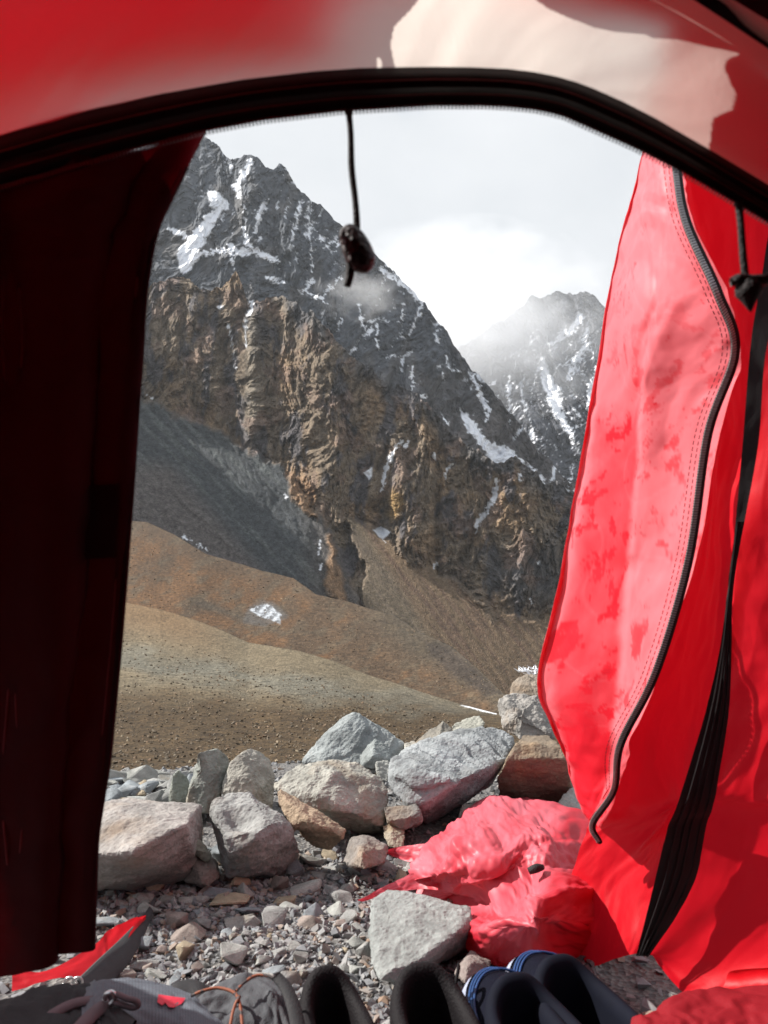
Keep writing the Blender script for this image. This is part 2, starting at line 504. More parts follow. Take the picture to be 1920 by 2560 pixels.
def e_masks(px, py):
    wx, wy = px + 9 * fbm(px / 40, py / 40, 4, 310), py + 12 * fbm(px / 45, py / 45, 4, 320)
    c = smooth(-6, 10, polysd(wx, wy, C_POLY))
    d = smooth(-8, 14, polysd(wx, wy, D_POLY)) * (1 - c)
    # rock outcrops that break through the fan
    out = smooth(-6, 8, polysd(wx, wy, [(965, 1345), (1010, 1350), (1060, 1395), (1075, 1430), (1040, 1425), (985, 1380)]))
    out = np.maximum(out, smooth(-6, 8, polysd(wx, wy, [(1085, 1405), (1130, 1400), (1180, 1450), (1250, 1540), (1230, 1560), (1180, 1500), (1110, 1440)])))
    tw = np.zeros_like(px)
    for q in TOWERS[:2]:
        tw = np.maximum(tw, smooth(-4, 10, polysd(wx, wy, q)))
    return c, d, out, tw
def e_slope(px, py):
    low = smooth(-60, 60, polysd(px, py, LOW_POLY))
    return 2.3 * (1 - low) + 0.82 * low
def e_relief(px, py):
    c, d, out, tw = e_masks(px, py)
    b, m, f = crag(px, py, 337, 0.10, 1.0)
    rock = 22 * b + 15 * m + 4.0 * f
    gul = np.exp(-((px - 545 - 0.13 * (py - 800)) / 16) ** 2) * smooth(760, 820, py) * 40 + np.exp(-((px - 960 + 0.05 * (py - 1200)) / 12) ** 2) * smooth(1090, 1180, py) * 34 \
        + np.exp(-((px - 1092) / 9) ** 2) * smooth(1140, 1180, py) * 30 + np.exp(-((px - 1240 + 0.45 * (py - 1220)) / 14) ** 2) * smooth(1180, 1220, py) * 34
    rib = -26 * np.exp(-((px - 632 + 0.02 * (py - 900)) / 22) ** 2) * smooth(740, 800, py) - 30 * np.exp(-((px - 1025) / 52) ** 2) * smooth(1130, 1220, py)
    rock = rock + gul + rib
    scree = 2.2 * fbm((px - 0.75 * py) / 26, (py + 0.75 * px) / 220, 4, 330) + 0.4 * fbm(px / 7, py / 6, 3, 340)
    dark = 10 * ridged((px - 0.9 * py) / 85, (py + 0.9 * px) / 210, 4, 350) + 1.2 * fbm(px / 17, py / 15, 4, 360, 0.6)
    r = rock * (1 - c) * (1 - d) + scree * c * (1 - out) + (8 * m + 4 * f - 14) * out + dark * d
    return r - 34 * tw * (1 - 0.0 * d) + (8 * m + 3 * f) * tw
def e_col(px, py, rl):
    c, d, out, tw = e_masks(px, py)
    n1, n2 = fbm(px / 45, py / 120, 5, 400), fbm(px / 16, py / 34, 4, 410)
    rock = base(px, (0.225, 0.175, 0.125))
    rock = mixc(rock, (0.285, 0.19, 0.11), 0.75 * smooth(0.0, 0.7, fbm(px / 130, py / 190, 5, 420, 0.55) + 0.30 * smooth(1000, 1300, py) - 0.05))
    rock = mixc(rock, (0.105, 0.10, 0.11), 0.9 * smooth(0.0, 0.5, fbm((px + 0.1 * py) / 62, py / 150, 5, 430, 0.6)))
    rock = mixc(rock, (0.27, 0.235, 0.185), 0.75 * np.exp(-((px - 632) / 20) ** 2) * smooth(760, 810, py) * (1 - smooth(1050, 1120, py)))
    rock = mixc(rock, (0.38, 0.24, 0.09), 0.85 * smooth(-12, 14, polysd(px + 8 * n2, py + 8 * n1, [(965, 1225), (1000, 1215), (1015, 1270), (990, 1300), (965, 1285)])))
    rock = mixc(rock, (0.12, 0.115, 0.115), 0.75 * smooth(0, 60, polysd(px + 30 * n2, py + 30 * n1, [(1130, 1375), (1240, 1360), (1420, 1300), (1500, 1600), (1350, 1560), (1220, 1500)])))
    # grey rock above, towards the dark ridge
    rock = mixc(rock, (0.145, 0.145, 0.15), smooth(70, 0, py - E_CREST(px) + 40 * n1) * smooth(620, 760, px) * 0.8)
    rock = mixc(rock, (0.27, 0.185, 0.145), 0.6 * smooth(0.1, 0.6, fbm(px / 75, py / 90, 4, 435, 0.6)))
    rock = rock * (1 + 0.28 * n1 + 0.30 * n2)[..., None]
    st = fbm((px - 0.75 * py) / 20, (py + 0.75 * px) / 320, 4, 440)
    scr = base(px, (0.195, 0.15, 0.108))
    scr = mixc(scr, (0.15, 0.108, 0.085), smooth(-0.1, 0.5, st))
    scr = mixc(scr, (0.16, 0.15, 0.125), smooth(40, 0, (px - 900) - 0.62 * (py - 1340)) * 0.6)
    scr = scr * np.array([1.08, 0.98, 0.86]) * (1 + 0.10 * fbm(px / 5, py / 4, 3, 450) + 0.12 * st)[..., None]
    drk = base(px, (0.078, 0.085, 0.09))
    run = fbm((px - 0.95 * py) / 22, (py + 0.95 * px) / 230, 4, 460)
    drk = mixc(drk, (0.125, 0.137, 0.135), 0.9 * smooth(0.12, 0.5, run + 0.2 * smooth(1250, 1050, py)))
    drk = mixc(drk, (0.15, 0.128, 0.118), smooth(40, -40, px - 0.85 * (py - 1130) - 400) * smooth(1130, 1190, py) * 0.8)
    drk = mixc(drk, (0.15, 0.118, 0.098), smooth(720, 860, px) * 0.6)
    drk = drk * (1 + 0.30 * fbm(px / 12, py / 10, 4, 470, 0.6))[..., None]
    k = mixc(mixc(rock, scr, c), drk, d)
    k = mixc(k, (0.19, 0.145, 0.105), out * 0.8)
    k = mixc(k, (0.35, 0.215, 0.12), tw * 0.85)
    k = k * (1 + tw * 0.3 * n2)[..., None]
    wx, wy = px + 5 * fbm(px / 13, py / 13, 4, 480), py + 5 * fbm(px / 13, py / 13, 4, 490)
    s = smooth(-1.5, 1.8, strokes(wx, wy, E_LINES) + 3.0 * fbm(px / 9, py / 11, 3, 500, 0.6))
    for q in E_POLY:
        s = np.maximum(s, smooth(-1.5, 1.5, polysd(px, py, q) + 2 * n2))
    return with_snow(np.maximum(k, 0.02), np.clip(s, 0, 1))

# ---- B: the ochre hill, A: the moraine bank beyond the camp
def b_relief(px, py):
    out = smooth(-10, 14, polysd(px, py, [(1060, 1600), (1120, 1612), (1190, 1668), (1255, 1735), (1215, 1742), (1130, 1690), (1075, 1640)]))
    r = 12 * fbm((px - 0.5 * py) / 190, (py + 0.4 * px) / 120, 3, 520) + 7 * ridged((px - 1.1 * py) / 95, (py + 0.45 * px) / 190, 3, 525, 0.5) + 1.6 * fbm(px / 9, py / 6, 4, 530, 0.65)
    r = r + 10 * np.exp(-((py - 1505 - 0.34 * (px - 480) - 14 * np.sin(px / 90)) / 16) ** 2)
    return r + out * (9 * fbm(px / 16, py / 16, 4, 540, 0.6) + 6)
def b_col(px, py, rl):
    n, f = fbm((px - 0.4 * py) / 110, (py + 0.5 * px) / 75, 4, 550), fbm(px / 7, py / 5, 4, 560, 0.65)
    c = base(px, (0.205, 0.155, 0.112))
    c = mixc(c, (0.275, 0.17, 0.095), 0.9 * smooth(-0.25, 0.55, n + 0.55 - smooth(500, 900, px)) * smooth(0, 50, py - B_CREST(px) - 12))
    c = mixc(c, (0.165, 0.16, 0.14), 0.85 * smooth(820, 1000, px + 0.3 * (1500 - py)) * smooth(120, 20, py - B_CREST(px)))
    c = mixc(c, (0.155, 0.148, 0.13), 0.8 * np.exp(-((py - 1500 - 0.36 * (px - 480)) / 13) ** 2) * smooth(430, 520, px) * (1 - smooth(680, 760, px)))
    c = mixc(c, (0.215, 0.19, 0.15), 0.7 * smooth(0.0, 0.6, fbm((px - 0.45 * py) / 60, (py + 0.4 * px) / 28, 3, 570)))
    out = smooth(-10, 14, polysd(px + 8 * f, py + 8 * f, [(1060, 1600), (1120, 1612), (1190, 1668), (1255, 1735), (1215, 1742), (1130, 1690), (1075, 1640)]))
    c = mixc(c, (0.11, 0.10, 0.098), out * 0.85)
    c = 0.37 * c * np.array([1.14, 0.98, 0.82]) * (1 + 0.34 * f + 0.16 * n)[..., None]
    # a lens of dirty glacier ice bared in the hillside
    ice = smooth(-1.5, 2, polysd(px + 3 * f, py + 3 * f, [(623, 1524), (655, 1510), (676, 1512), (703, 1536), (699, 1561), (676, 1549), (647, 1541)]))
    rim = smooth(-8, 2, polysd(px + 3 * f, py + 3 * f, [(610, 1555), (623, 1520), (655, 1505), (680, 1506), (718, 1540), (705, 1548), (660, 1562)]))
    c = mixc(c, (0.10, 0.092, 0.085), rim * 0.75)
    st = 0.5 + 0.5 * np.sin((px + 0.9 * (py - 1500)) / 4.2 + 2 * f)
    ic = mixc(base(px, (0.50, 0.53, 0.57)), (0.10, 0.10, 0.105), np.clip(st * 1.1 - 0.1 + 0.5 * f, 0, 1) * 0.9)
    c = c + (ic - c) * ice[..., None]
    s = smooth(-1, 1.2, strokes(px, py, [[(1408 / 1.0, 1790, 1), (1410, 1791, 1)]]))
    return with_snow(np.maximum(c, 0.02), np.clip(s, 0, 1))

def a_relief(px, py):
    w = 12 * fbm(px / 150, py / 60, 3, 600)
    yy = py - A_CREST(px)
    return 34 * fbm(px / 240, (py + w) / 55, 3, 610) + 16 * fbm(px / 90, (py + w) / 26, 3, 615) + 4 * fbm(px / 30, py / 12, 4, 620, 0.6)
def a_col(px, py, rl):
    n, f = fbm(px / 120, py / 40, 4, 650), fbm(px / 5, py / 4, 3, 660, 0.65)
    c = base(px, (0.235, 0.205, 0.155))
    ln = py - A_CREST(px)
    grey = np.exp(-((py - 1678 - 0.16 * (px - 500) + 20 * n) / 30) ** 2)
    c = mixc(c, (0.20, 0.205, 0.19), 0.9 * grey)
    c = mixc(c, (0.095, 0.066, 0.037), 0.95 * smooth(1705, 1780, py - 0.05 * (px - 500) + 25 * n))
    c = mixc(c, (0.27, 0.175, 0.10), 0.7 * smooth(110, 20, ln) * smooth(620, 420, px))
    c = 0.66 * c * np.array([1.08, 0.99, 0.84]) * (1 + 0.34 * f + 0.15 * n)[..., None]
    s = 0.8 * smooth(-1, 1.2, 1.2 * f + strokes(px, py, [[(1150, 1763, 0.6), (1175, 1768, 2.2), (1205, 1776, 2.6), (1240, 1784, 2)]]))
    return with_snow(np.maximum(c, 0.02), np.clip(s, 0, 1))

M_FAR = mat_terrain('far_rock', 0.05, (0.5, 6.0), 0.12, contrast=0.30)
M_CLIFF = mat_terrain('cliff_rock', 0.16, (0.8, 4.0), 0.9, contrast=0.34)
M_HILL = mat_terrain('hill_scree', 1.1, (0.6, 0.35), 3.5, contrast=0.34)
M_BANK = mat_terrain('moraine_gravel', 3.0, (0.9, 0.08), 14.0, contrast=0.42)

sheet('far_peak', 1000, 1560, 2.8, G_CREST, lambda x: x * 0 + 1300, lambda x: x * 0 + 1900, lambda x, y: x * 0 + 1.7, g_relief, g_col, M_FAR, (9, 40), wide=(860, 3200))
sheet('snowy_ridge', 300, 1500, 2.6, F_CREST, soft(lambda x: np.maximum(E_CREST(x) + 50, F_CREST(x) + 60), 220, 40), lambda x: x * 0 + 1250, lambda x, y: x * 0 + 2.1, f_relief, f_col, M_FAR, (9, 36))
sheet('brown_cliff', 270, 1480, 2.6, E_CREST, lambda x: np.clip(1275 + 0.425 * (x - 200) + 95, 1300, 2100), lambda x: x * 0 + 620, e_slope, e_relief, e_col, M_CLIFF, (10, 30))
b_hill = sheet('ochre_hill', 230, 1420, 2.8, B_CREST, soft(A_CREST, 200, 40), lambda x: np.interp(x, [0, 1300, 2000], [120, 45, 40]),
      lambda x, y: 0.11 + 0.12 * smooth(1750, 1350, y) + x * 0, b_relief, b_col, M_HILL, (4, 400), True)

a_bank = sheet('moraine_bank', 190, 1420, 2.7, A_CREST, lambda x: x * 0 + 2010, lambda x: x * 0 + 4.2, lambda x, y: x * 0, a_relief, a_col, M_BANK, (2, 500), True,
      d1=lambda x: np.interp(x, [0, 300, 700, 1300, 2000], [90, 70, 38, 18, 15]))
# ------------------------------------------------------------------ camp ground, boulders, stones, gravel
def mat_rock(name, obj_colour=True, scale=9.0, bump=0.38, rough=0.88):
    m, n, l, b = new_mat(name)
    oi = N(n, 'ShaderNodeObjectInfo')
    tc = N(n, 'ShaderNodeTexCoord')
    geo = N(n, 'ShaderNodeNewGeometry')
    no = N(n, 'ShaderNodeTexNoise', Scale=scale, Detail=9.0, Roughness=0.62)
    no2 = N(n, 'ShaderNodeTexNoise', Scale=scale * 14, Detail=5.0, Roughness=0.7)
    mp = N(n, 'ShaderNodeMapping')
    mp.inputs['Scale'].default_value = (1, 1, 1.8)
    mp.inputs['Rotation'].default_value = (0.5, 0.35, 0.2)
    l.new(geo.outputs['Position'], mp.inputs['Vector'])
    l.new(mp.outputs['Vector'], no.inputs['Vector'])
    l.new(mp.outputs['Vector'], no2.inputs['Vector'])
    r1 = N(n, 'ShaderNodeMapRange')
    for k, v in (('From Min', 0.28), ('From Max', 0.72), ('To Min', 0.5), ('To Max', 1.4)):
        r1.inputs[k].default_value = v
    l.new(no.outputs['Fac'], r1.inputs['Value'])
    r2 = N(n, 'ShaderNodeMapRange')
    for k, v in (('From Min', 0.3), ('From Max', 0.7), ('To Min', 0.78), ('To Max', 1.2)):
        r2.inputs[k].default_value = v
    l.new(no2.outputs['Fac'], r2.inputs['Value'])
    mu = N(n, 'ShaderNodeMath', operation='MULTIPLY')
    l.new(r1.outputs['Result'], mu.inputs[0])
    l.new(r2.outputs['Result'], mu.inputs[1])
    sc = N(n, 'ShaderNodeVectorMath', operation='SCALE')
    l.new(oi.outputs['Color'], sc.inputs[0])
    l.new(mu.outputs[0], sc.inputs['Scale'])
    # iron staining in patches
    st = N(n, 'ShaderNodeTexNoise', Scale=scale * 0.7, Detail=6.0, Roughness=0.6)
    l.new(geo.outputs['Position'], st.inputs['Vector'])
    rs = N(n, 'ShaderNodeMapRange')
    for k, v in (('From Min', 0.54), ('From Max', 0.72), ('To Min', 0.0), ('To Max', 0.55)):
        rs.inputs[k].default_value = v
    l.new(st.outputs['Fac'], rs.inputs['Value'])
    al = N(n, 'ShaderNodeMath', operation='MULTIPLY')
    l.new(rs.outputs['Result'], al.inputs[0])
    l.new(oi.outputs['Alpha'], al.inputs[1])
    mx = N(n, 'ShaderNodeMix')
    mx.data_type = 'RGBA'
    l.new(al.outputs[0], mx.inputs['Factor'])
    l.new(sc.outputs['Vector'], mx.inputs['A'])
    mx.inputs['B'].default_value = (0.32, 0.19, 0.085, 1)
    l.new(mx.outputs['Result'], b.inputs['Base Color'])
    b.inputs['Roughness'].default_value = rough
    b.inputs['Specular IOR Level'].default_value = 0.35
    ad = N(n, 'ShaderNodeMath', operation='MULTIPLY_ADD')
    l.new(no2.outputs['Fac'], ad.inputs[0])
    ad.inputs[1].default_value = 0.35
    l.new(no.outputs['Fac'], ad.inputs[2])
    # joints and hairline cracks
    wv = N(n, 'ShaderNodeTexVoronoi', Scale=scale * 0.9, feature='DISTANCE_TO_EDGE')
    wm = N(n, 'ShaderNodeVectorMath', operation='MULTIPLY_ADD')
    l.new(no.outputs['Color'], wm.inputs[0])
    wm.inputs[1].default_value = (0.12, 0.12, 0.12)
    l.new(mp.outputs['Vector'], wm.inputs[2])
    l.new(wm.outputs['Vector'], wv.inputs['Vector'])
    ck = N(n, 'ShaderNodeMapRange')
    for k, v in (('From Min', 0.0), ('From Max', 0.03), ('To Min', -0.12), ('To Max', 0.0)):
        ck.inputs[k].default_value = v
    l.new(wv.outputs['Distance'], ck.inputs['Value'])
    a2 = N(n, 'ShaderNodeMath', operation='ADD')
    l.new(ad.outputs[0], a2.inputs[0])
    l.new(ck.outputs['Result'], a2.inputs[1])
    bp = N(n, 'ShaderNodeBump', Strength=bump, Distance=0.02)
    l.new(a2.outputs[0], bp.inputs['Height'])
    l.new(bp.outputs['Normal'], b.inputs['Normal'])
    return m

M_ROCK = mat_rock('boulder_rock')
M_STONE = mat_rock('stone_rock', scale=22.0, bump=0.4)

def mat_gravel():
    m, n, l, b = new_mat('gravel')
    geo = N(n, 'ShaderNodeNewGeometry')
    tc = N(n, 'ShaderNodeTexCoord')
    ra = N(n, 'ShaderNodeValToRGB')
    cr = ra.color_ramp
    cr.elements[0].color = (0.15, 0.155, 0.165, 1)
    cr.elements[1].color = (0.34, 0.31, 0.27, 1)
    for pos, c in ((0.35, (0.22, 0.225, 0.235)), (0.6, (0.27, 0.265, 0.26)), (0.8, (0.33, 0.33, 0.325)), (0.93, (0.25, 0.17, 0.12))):
        el = cr.elements.new(pos)
        el.color = (*c, 1)
    l.new(geo.outputs['Random Per Island'], ra.inputs['Fac'])
    no = N(n, 'ShaderNodeTexNoise', Scale=160.0, Detail=4.0)
    l.new(tc.outputs['Object'], no.inputs['Vector'])
    r = N(n, 'ShaderNodeMapRange')
    r.inputs['To Min'].default_value = 0.55
    r.inputs['To Max'].default_value = 1.2
    l.new(no.outputs['Fac'], r.inputs['Value'])
    sc = N(n, 'ShaderNodeVectorMath', operation='SCALE')
    l.new(ra.outputs['Color'], sc.inputs[0])
    l.new(r.outputs['Result'], sc.inputs['Scale'])
    l.new(sc.outputs['Vector'], b.inputs['Base Color'])
    b.inputs['Roughness'].default_value = 0.85
    return m
M_GRAVEL = mat_gravel()

def mat_soil():
    m, n, l, b = new_mat('camp_grit')
    tc = N(n, 'ShaderNodeTexCoord')
    vo = N(n, 'ShaderNodeTexVoronoi', Scale=120.0)
    no = N(n, 'ShaderNodeTexNoise', Scale=6.0, Detail=8.0)
    l.new(tc.outputs['Object'], vo.inputs['Vector'])
    l.new(tc.outputs['Object'], no.inputs['Vector'])
    ra = N(n, 'ShaderNodeValToRGB')
    ra.color_ramp.elements[0].color = (0.06, 0.06, 0.063, 1)
    ra.color_ramp.elements[1].color = (0.18, 0.17, 0.16, 1)
    s = N(n, 'ShaderNodeSeparateColor')
    l.new(vo.outputs['Color'], s.inputs['Color'])
    l.new(s.outputs['Green'], ra.inputs['Fac'])
    l.new(ra.outputs['Color'], b.inputs['Base Color'])
    b.inputs['Roughness'].default_value = 0.95
    bp = N(n, 'ShaderNodeBump', Strength=0.9, Distance=0.006)
    l.new(vo.outputs['Distance'], bp.inputs['Height'])
    l.new(bp.outputs['Normal'], b.inputs['Normal'])
    return m
M_SOIL = mat_soil()

def ground_z(x, y):
    """the camp terrace: level, uneven, falling away beyond the stone wall"""
    x, y = np.asarray(x, float), np.asarray(y, float)
    z = 0.012 * fbm(x * 2.2 + 3, y * 2.2, 3, 700) + 0.006 * fbm(x * 9, y * 9, 3, 705)
    edge = np.maximum(0, y - (2.62 + 0.2 * fbm(x * 1.2, x * 0 + 1.1, 2, 710)))
    return z - 0.55 * edge * smooth(0, 0.5, edge)

gx = np.linspace(-2.6, 2.6, 220)
gy = np.linspace(-2.2, 5.2, 310)
GX, GY = np.meshgrid(gx, gy)
me = np_mesh('ground', np.stack([GX, GY, ground_z(GX, GY)], -1).reshape(-1, 3), grid_quads(310, 220), True)
tag(link('ground', me, M_SOIL), kind='structure')
# the land that carries everything, far out to the horizon, a little below the slopes in view
bx = np.array([-3600, -2400, -1000, -300, -80, -20, -6, -2.5, 2.5, 6, 20, 80, 300, 1000, 2400, 3600], float)
by = np.array([-3600, -2400, -1000, -300, -80, -20, -6, -2.1, 3.5, 6, 14, 40, 90, 300, 1000, 2400, 3600], float)
BX, BY = np.meshgrid(bx, by)
r = np.hypot(BX, BY)
bz = np.where((np.abs(BX) < 3) & (BY > -3) & (BY < 4), -0.5, -1.0 - 0.36 * np.minimum(r, 520))
cc = np.concatenate([np.repeat(np.array([[0.2, 0.165, 0.12]]), BX.size, 0), np.zeros((BX.size, 1))], 1)
me = np_mesh('valley_terrain', np.stack([BX, BY, bz], -1).reshape(-1, 3), grid_quads(len(by), len(bx)), True, {'col': cc})
tag(link('valley_terrain', me, M_HILL), kind='structure')

# ---- boulders: a hull of measured corners, finely meshed, chipped and weathered
def hull_mesh(pts, bevel=0.0):
    bm = bmesh.new()
    for p in pts:
        bm.verts.new(p)
    r = bmesh.ops.convex_hull(bm, input=bm.verts[:])
    junk = [g for g in r['geom_interior'] if isinstance(g, bmesh.types.BMVert)]
    if junk:
        bmesh.ops.delete(bm, geom=junk, context='VERTS')
    bmesh.ops.recalc_face_normals(bm, faces=bm.faces[:])
    return bm

def boulder(name, pts, colour, label, rough=1.0, lam=0.0, lam_dir=(0.2, -0.35, 0.9), vox=0.0048, seed=0, stain=0.6, dents=(), group=None, cat='boulder', foot=-0.012, cuts=7):
    """pts: (px, py, depth) corners of the stone"""
    ws = [P(*p) for p in pts]
    k = 1.0
    if foot is not None:                       # stand it on the ground: slide it along the view until its lowest corner touches
        k = (foot - CH) / min(w.z - CH for w in ws)
        ws = [P(p[0], p[1], p[2] * k) for p in pts]
    c = sum(ws, Vector()) / len(ws)
    zmin = min(w.z for w in ws)
    bm = hull_mesh([w - Vector((c.x, c.y, zmin)) for w in ws])
    rg = random.Random(seed * 77 + 5)
    for _ in range(cuts):                      # knock off corners so that the faces break into facets
        nrm = Vector((rg.gauss(0, 1), rg.gauss(0, 1), rg.gauss(0, 1))).normalized()
        h = [v.co.dot(nrm) for v in bm.verts]
        off = max(h) - (max(h) - min(h)) * rg.uniform(0.02, 0.085)
        bmesh.ops.bisect_plane(bm, geom=bm.verts[:] + bm.edges[:] + bm.faces[:], plane_co=nrm * off, plane_no=nrm, clear_outer=True)
        ed = [e for e in bm.edges if e.is_boundary]
        if ed:
            bmesh.ops.holes_fill(bm, edges=ed)
    me = bpy.data.meshes.new(name)
    bm.to_mesh(me)
    bm.free()
    o = link(name, me)
    md = o.modifiers.new('remesh', 'REMESH')
    md.mode = 'VOXEL'
    md.voxel_size = vox
    dg = bpy.context.evaluated_depsgraph_get()
    me2 = bpy.data.meshes.new_from_object(o.evaluated_get(dg))
    o.modifiers.clear()
    n = len(me2.vertices)
    co = np.zeros(n * 3, np.float32)
    no = np.zeros(n * 3, np.float32)
    me2.vertices.foreach_get('co', co)
    me2.vertices.foreach_get('normal', no)
    co, no = co.reshape(-1, 3).astype(float), no.reshape(-1, 3).astype(float)
    ext = float(np.max(co.max(0) - co.min(0)))
    q = co + seed * 3.17
    big = fbm3(q * (2.6 / ext), 3, seed + 1, 0.55)
    mid = 1 - 2 * np.abs(pn3(q * (7.0 / ext), seed + 7))
    fine = fbm3(q * 55.0, 4, seed + 11, 0.6)
    chip = np.clip(fbm3(q * (4.2 / ext), 2, seed + 21), 0.12, 1) - 0.12
    ter = fbm3(q * (5.0 / ext), 2, seed + 41) * 3.0
    ter = np.floor(ter) + smooth(0.35, 0.65, ter - np.floor(ter))
    d = ext * rough * (0.004 * big + 0.0015 * mid - 0.026 * chip + 0.0045 * ter) + 0.0022 * rough * fine + 0.0008 * fbm3(q * 120.0, 2, seed + 51)
    if lam:
        L = np.array(lam_dir) / np.linalg.norm(lam_dir)
        h = (q @ L) / (0.085 * ext) + 0.7 * big
        stepf = h - np.floor(h)
        d = d + lam * ext * (0.02 * (smooth(0.0, 0.25, stepf) - stepf) + 0.006 * pn3(np.stack([q @ L * 160, q[:, 0] * 14, q[:, 1] * 14], -1), seed + 31))
    for (dx, dy, dep, rad, amt) in dents:
        dc = np.array(P(dx, dy, dep * k) - Vector((c.x, c.y, zmin)))
        rr = np.linalg.norm(co - dc, axis=1)
        d = d - amt * np.exp(-(rr / rad) ** 2)
    co = co + no * d[:, None]
    me2.vertices.foreach_set('co', np.ascontiguousarray(co, np.float32).ravel())
    me2.polygons.foreach_set('use_smooth', np.full(len(me2.polygons), False))
    me2.update()
    o.data = me2
    me2.name = name
    bpy.data.meshes.remove(me)
    me2.materials.append(M_ROCK)
    o.location = (c.x, c.y, zmin)
    g = sum(colour) / 3
    o.color = (*[0.86 * t * (g + 0.9 * (v - g)) for v, t in zip(colour, (0.97, 1.0, 0.97))], stain)
    tag(o, label, cat, group)
    return o

WALL = 'boulders of the windbreak wall'
GREY, SLATE, WARM, PURP, RUST, OCHRE = (0.30, 0.295, 0.285), (0.25, 0.265, 0.285), (0.34, 0.305, 0.265), (0.28, 0.25, 0.25), (0.30, 0.20, 0.15), (0.33, 0.25, 0.17)
def bl(pts, colour, label, **k):
    return boulder('boulder', pts, colour, label, group=WALL, **k)

bl([(190, 2225, 1.80), (327, 2222, 1.86), (449, 2206, 1.94), (348, 2128, 1.67), (462, 2067, 1.78), (190, 2140, 1.72), (258, 2012, 1.94), (487, 2030, 1.92),
    (310, 1996, 2.02), (504, 2011, 2.04), (505, 2190, 1.98), (180, 2030, 1.95), (200, 2170, 2.1)],
   (0.33, 0.295, 0.285), 'big lilac-grey block with ochre foot next to the dark tent door', lam=0.5, seed=1, rough=0.75, stain=0.5)
bl([(525, 1998, 1.98), (580, 1978, 2.04), (622, 1981, 2.04), (650, 2012, 2.0), (702, 2033, 1.97), (727, 2063, 1.93), (757, 2122, 1.96), (742, 2175, 1.98), (673, 2206, 1.93),
    (571, 2206, 1.90), (570, 2118, 1.78), (521, 2040, 1.93), (622, 2094, 1.79), (681, 2056, 1.86), (700, 2150, 2.1), (560, 2150, 2.1)],
   (0.285, 0.275, 0.275), 'pitted dark grey boulder standing right of the lilac-grey block', rough=1.15, seed=2, dents=((588, 2062, 1.9, 0.04, 0.03), (620, 2075, 1.87, 0.03, 0.018)), stain=0.3)
bl([(491, 1881, 2.2), (538, 1869, 2.24), (576, 1890, 2.28), (567, 1936, 2.24), (550, 1990, 2.2), (521, 2030, 2.16), (460, 2030, 2.18), (472, 1974, 2.17), (493, 1940, 2.19), (540, 2030, 2.4), (480, 2010, 2.4), (545, 1890, 2.4)],
   (0.27, 0.275, 0.255), 'upright notched grey-green stone left of the pale upright one', seed=3, lam=0.4, dents=((487, 1925, 2.19, 0.035, 0.02),))
bl([(580, 1890, 2.2), (613, 1862, 2.24), (647, 1873, 2.27), (677, 1902, 2.3), (687, 1962, 2.26), (683, 2030, 2.2), (640, 2040, 2.12), (546, 1985, 2.14), (567, 1945, 2.15), (622, 1960, 2.12), (620, 2010, 2.45), (660, 1900, 2.45)],
   (0.36, 0.33, 0.295), 'pale upright boulder with a rounded top behind the pitted one', seed=4, rough=1.1, lam=0.3)
bl([(447, 1921, 2.26), (474, 1953, 2.27), (468, 2010, 2.22), (419, 2006, 2.22), (432, 1936, 2.25), (455, 2005, 2.4), (440, 1940, 2.36)],
   (0.24, 0.25, 0.225), 'small pointed grey-green stone leftmost of the upright ones', seed=5)
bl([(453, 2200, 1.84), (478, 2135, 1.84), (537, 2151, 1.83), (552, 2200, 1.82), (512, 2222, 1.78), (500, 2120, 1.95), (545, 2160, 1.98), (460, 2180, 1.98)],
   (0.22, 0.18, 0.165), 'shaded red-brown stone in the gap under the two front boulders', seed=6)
bl([(472, 2130, 1.86), (495, 2092, 1.9), (506, 2105, 1.91), (534, 2142, 1.87), (520, 2160, 1.88), (500, 2130, 1.95)],
   (0.27, 0.26, 0.22), 'thin splintered shard propped in the gap between the front boulders', foot=0.05, seed=7, vox=0.004, cat='stone')
bl([(685, 1974, 2.06), (706, 1976, 2.10), (786, 2023, 2.06), (873, 2074, 2.02), (869, 2099, 1.99), (824, 2128, 2.03), (782, 2116, 2.03), (730, 2067, 1.98), (687, 2006, 2.03), (790, 2060, 1.95), (760, 2040, 2.15), (850, 2100, 2.14)],
   (0.37, 0.26, 0.18), 'rusty orange-brown slab tilted down to the right', foot=0.03, seed=8, lam=0.3, stain=1.0)
bl([(685, 1960, 2.3), (746, 1915, 2.38), (838, 1895, 2.42), (891, 1905, 2.42), (968, 1954, 2.36), (975, 1975, 2.32), (959, 2055, 2.22), (949, 2092, 2.40), (857, 2080, 2.38),
    (795, 2015, 2.2), (685, 1985, 2.27), (831, 1932, 2.28), (800, 1985, 2.22), (960, 2040, 2.5), (800, 2000, 2.6), (940, 1970, 2.55)],
   (0.345, 0.325, 0.295), 'broad pale tan boulder in the middle of the wall', seed=9, rough=1.1, lam=0.45)
bl([(751, 1912, 2.55), (804, 1862, 2.6), (836, 1828, 2.62), (848, 1782, 2.66), (881, 1775, 2.7), (922, 1804, 2.74), (963, 1828, 2.74), (1007, 1854, 2.7), (1021, 1871, 2.66), (990, 1925, 2.56), (891, 1935, 2.5), (790, 1930, 2.5), (880, 1840, 2.6), (900, 1900, 2.95), (980, 1870, 2.95)],
   (0.265, 0.28, 0.29), 'blue-grey peaked boulder at the back of the wall', seed=10, rough=0.7, lam=0.6, lam_dir=(-0.3, -0.4, 0.85), stain=0.15)
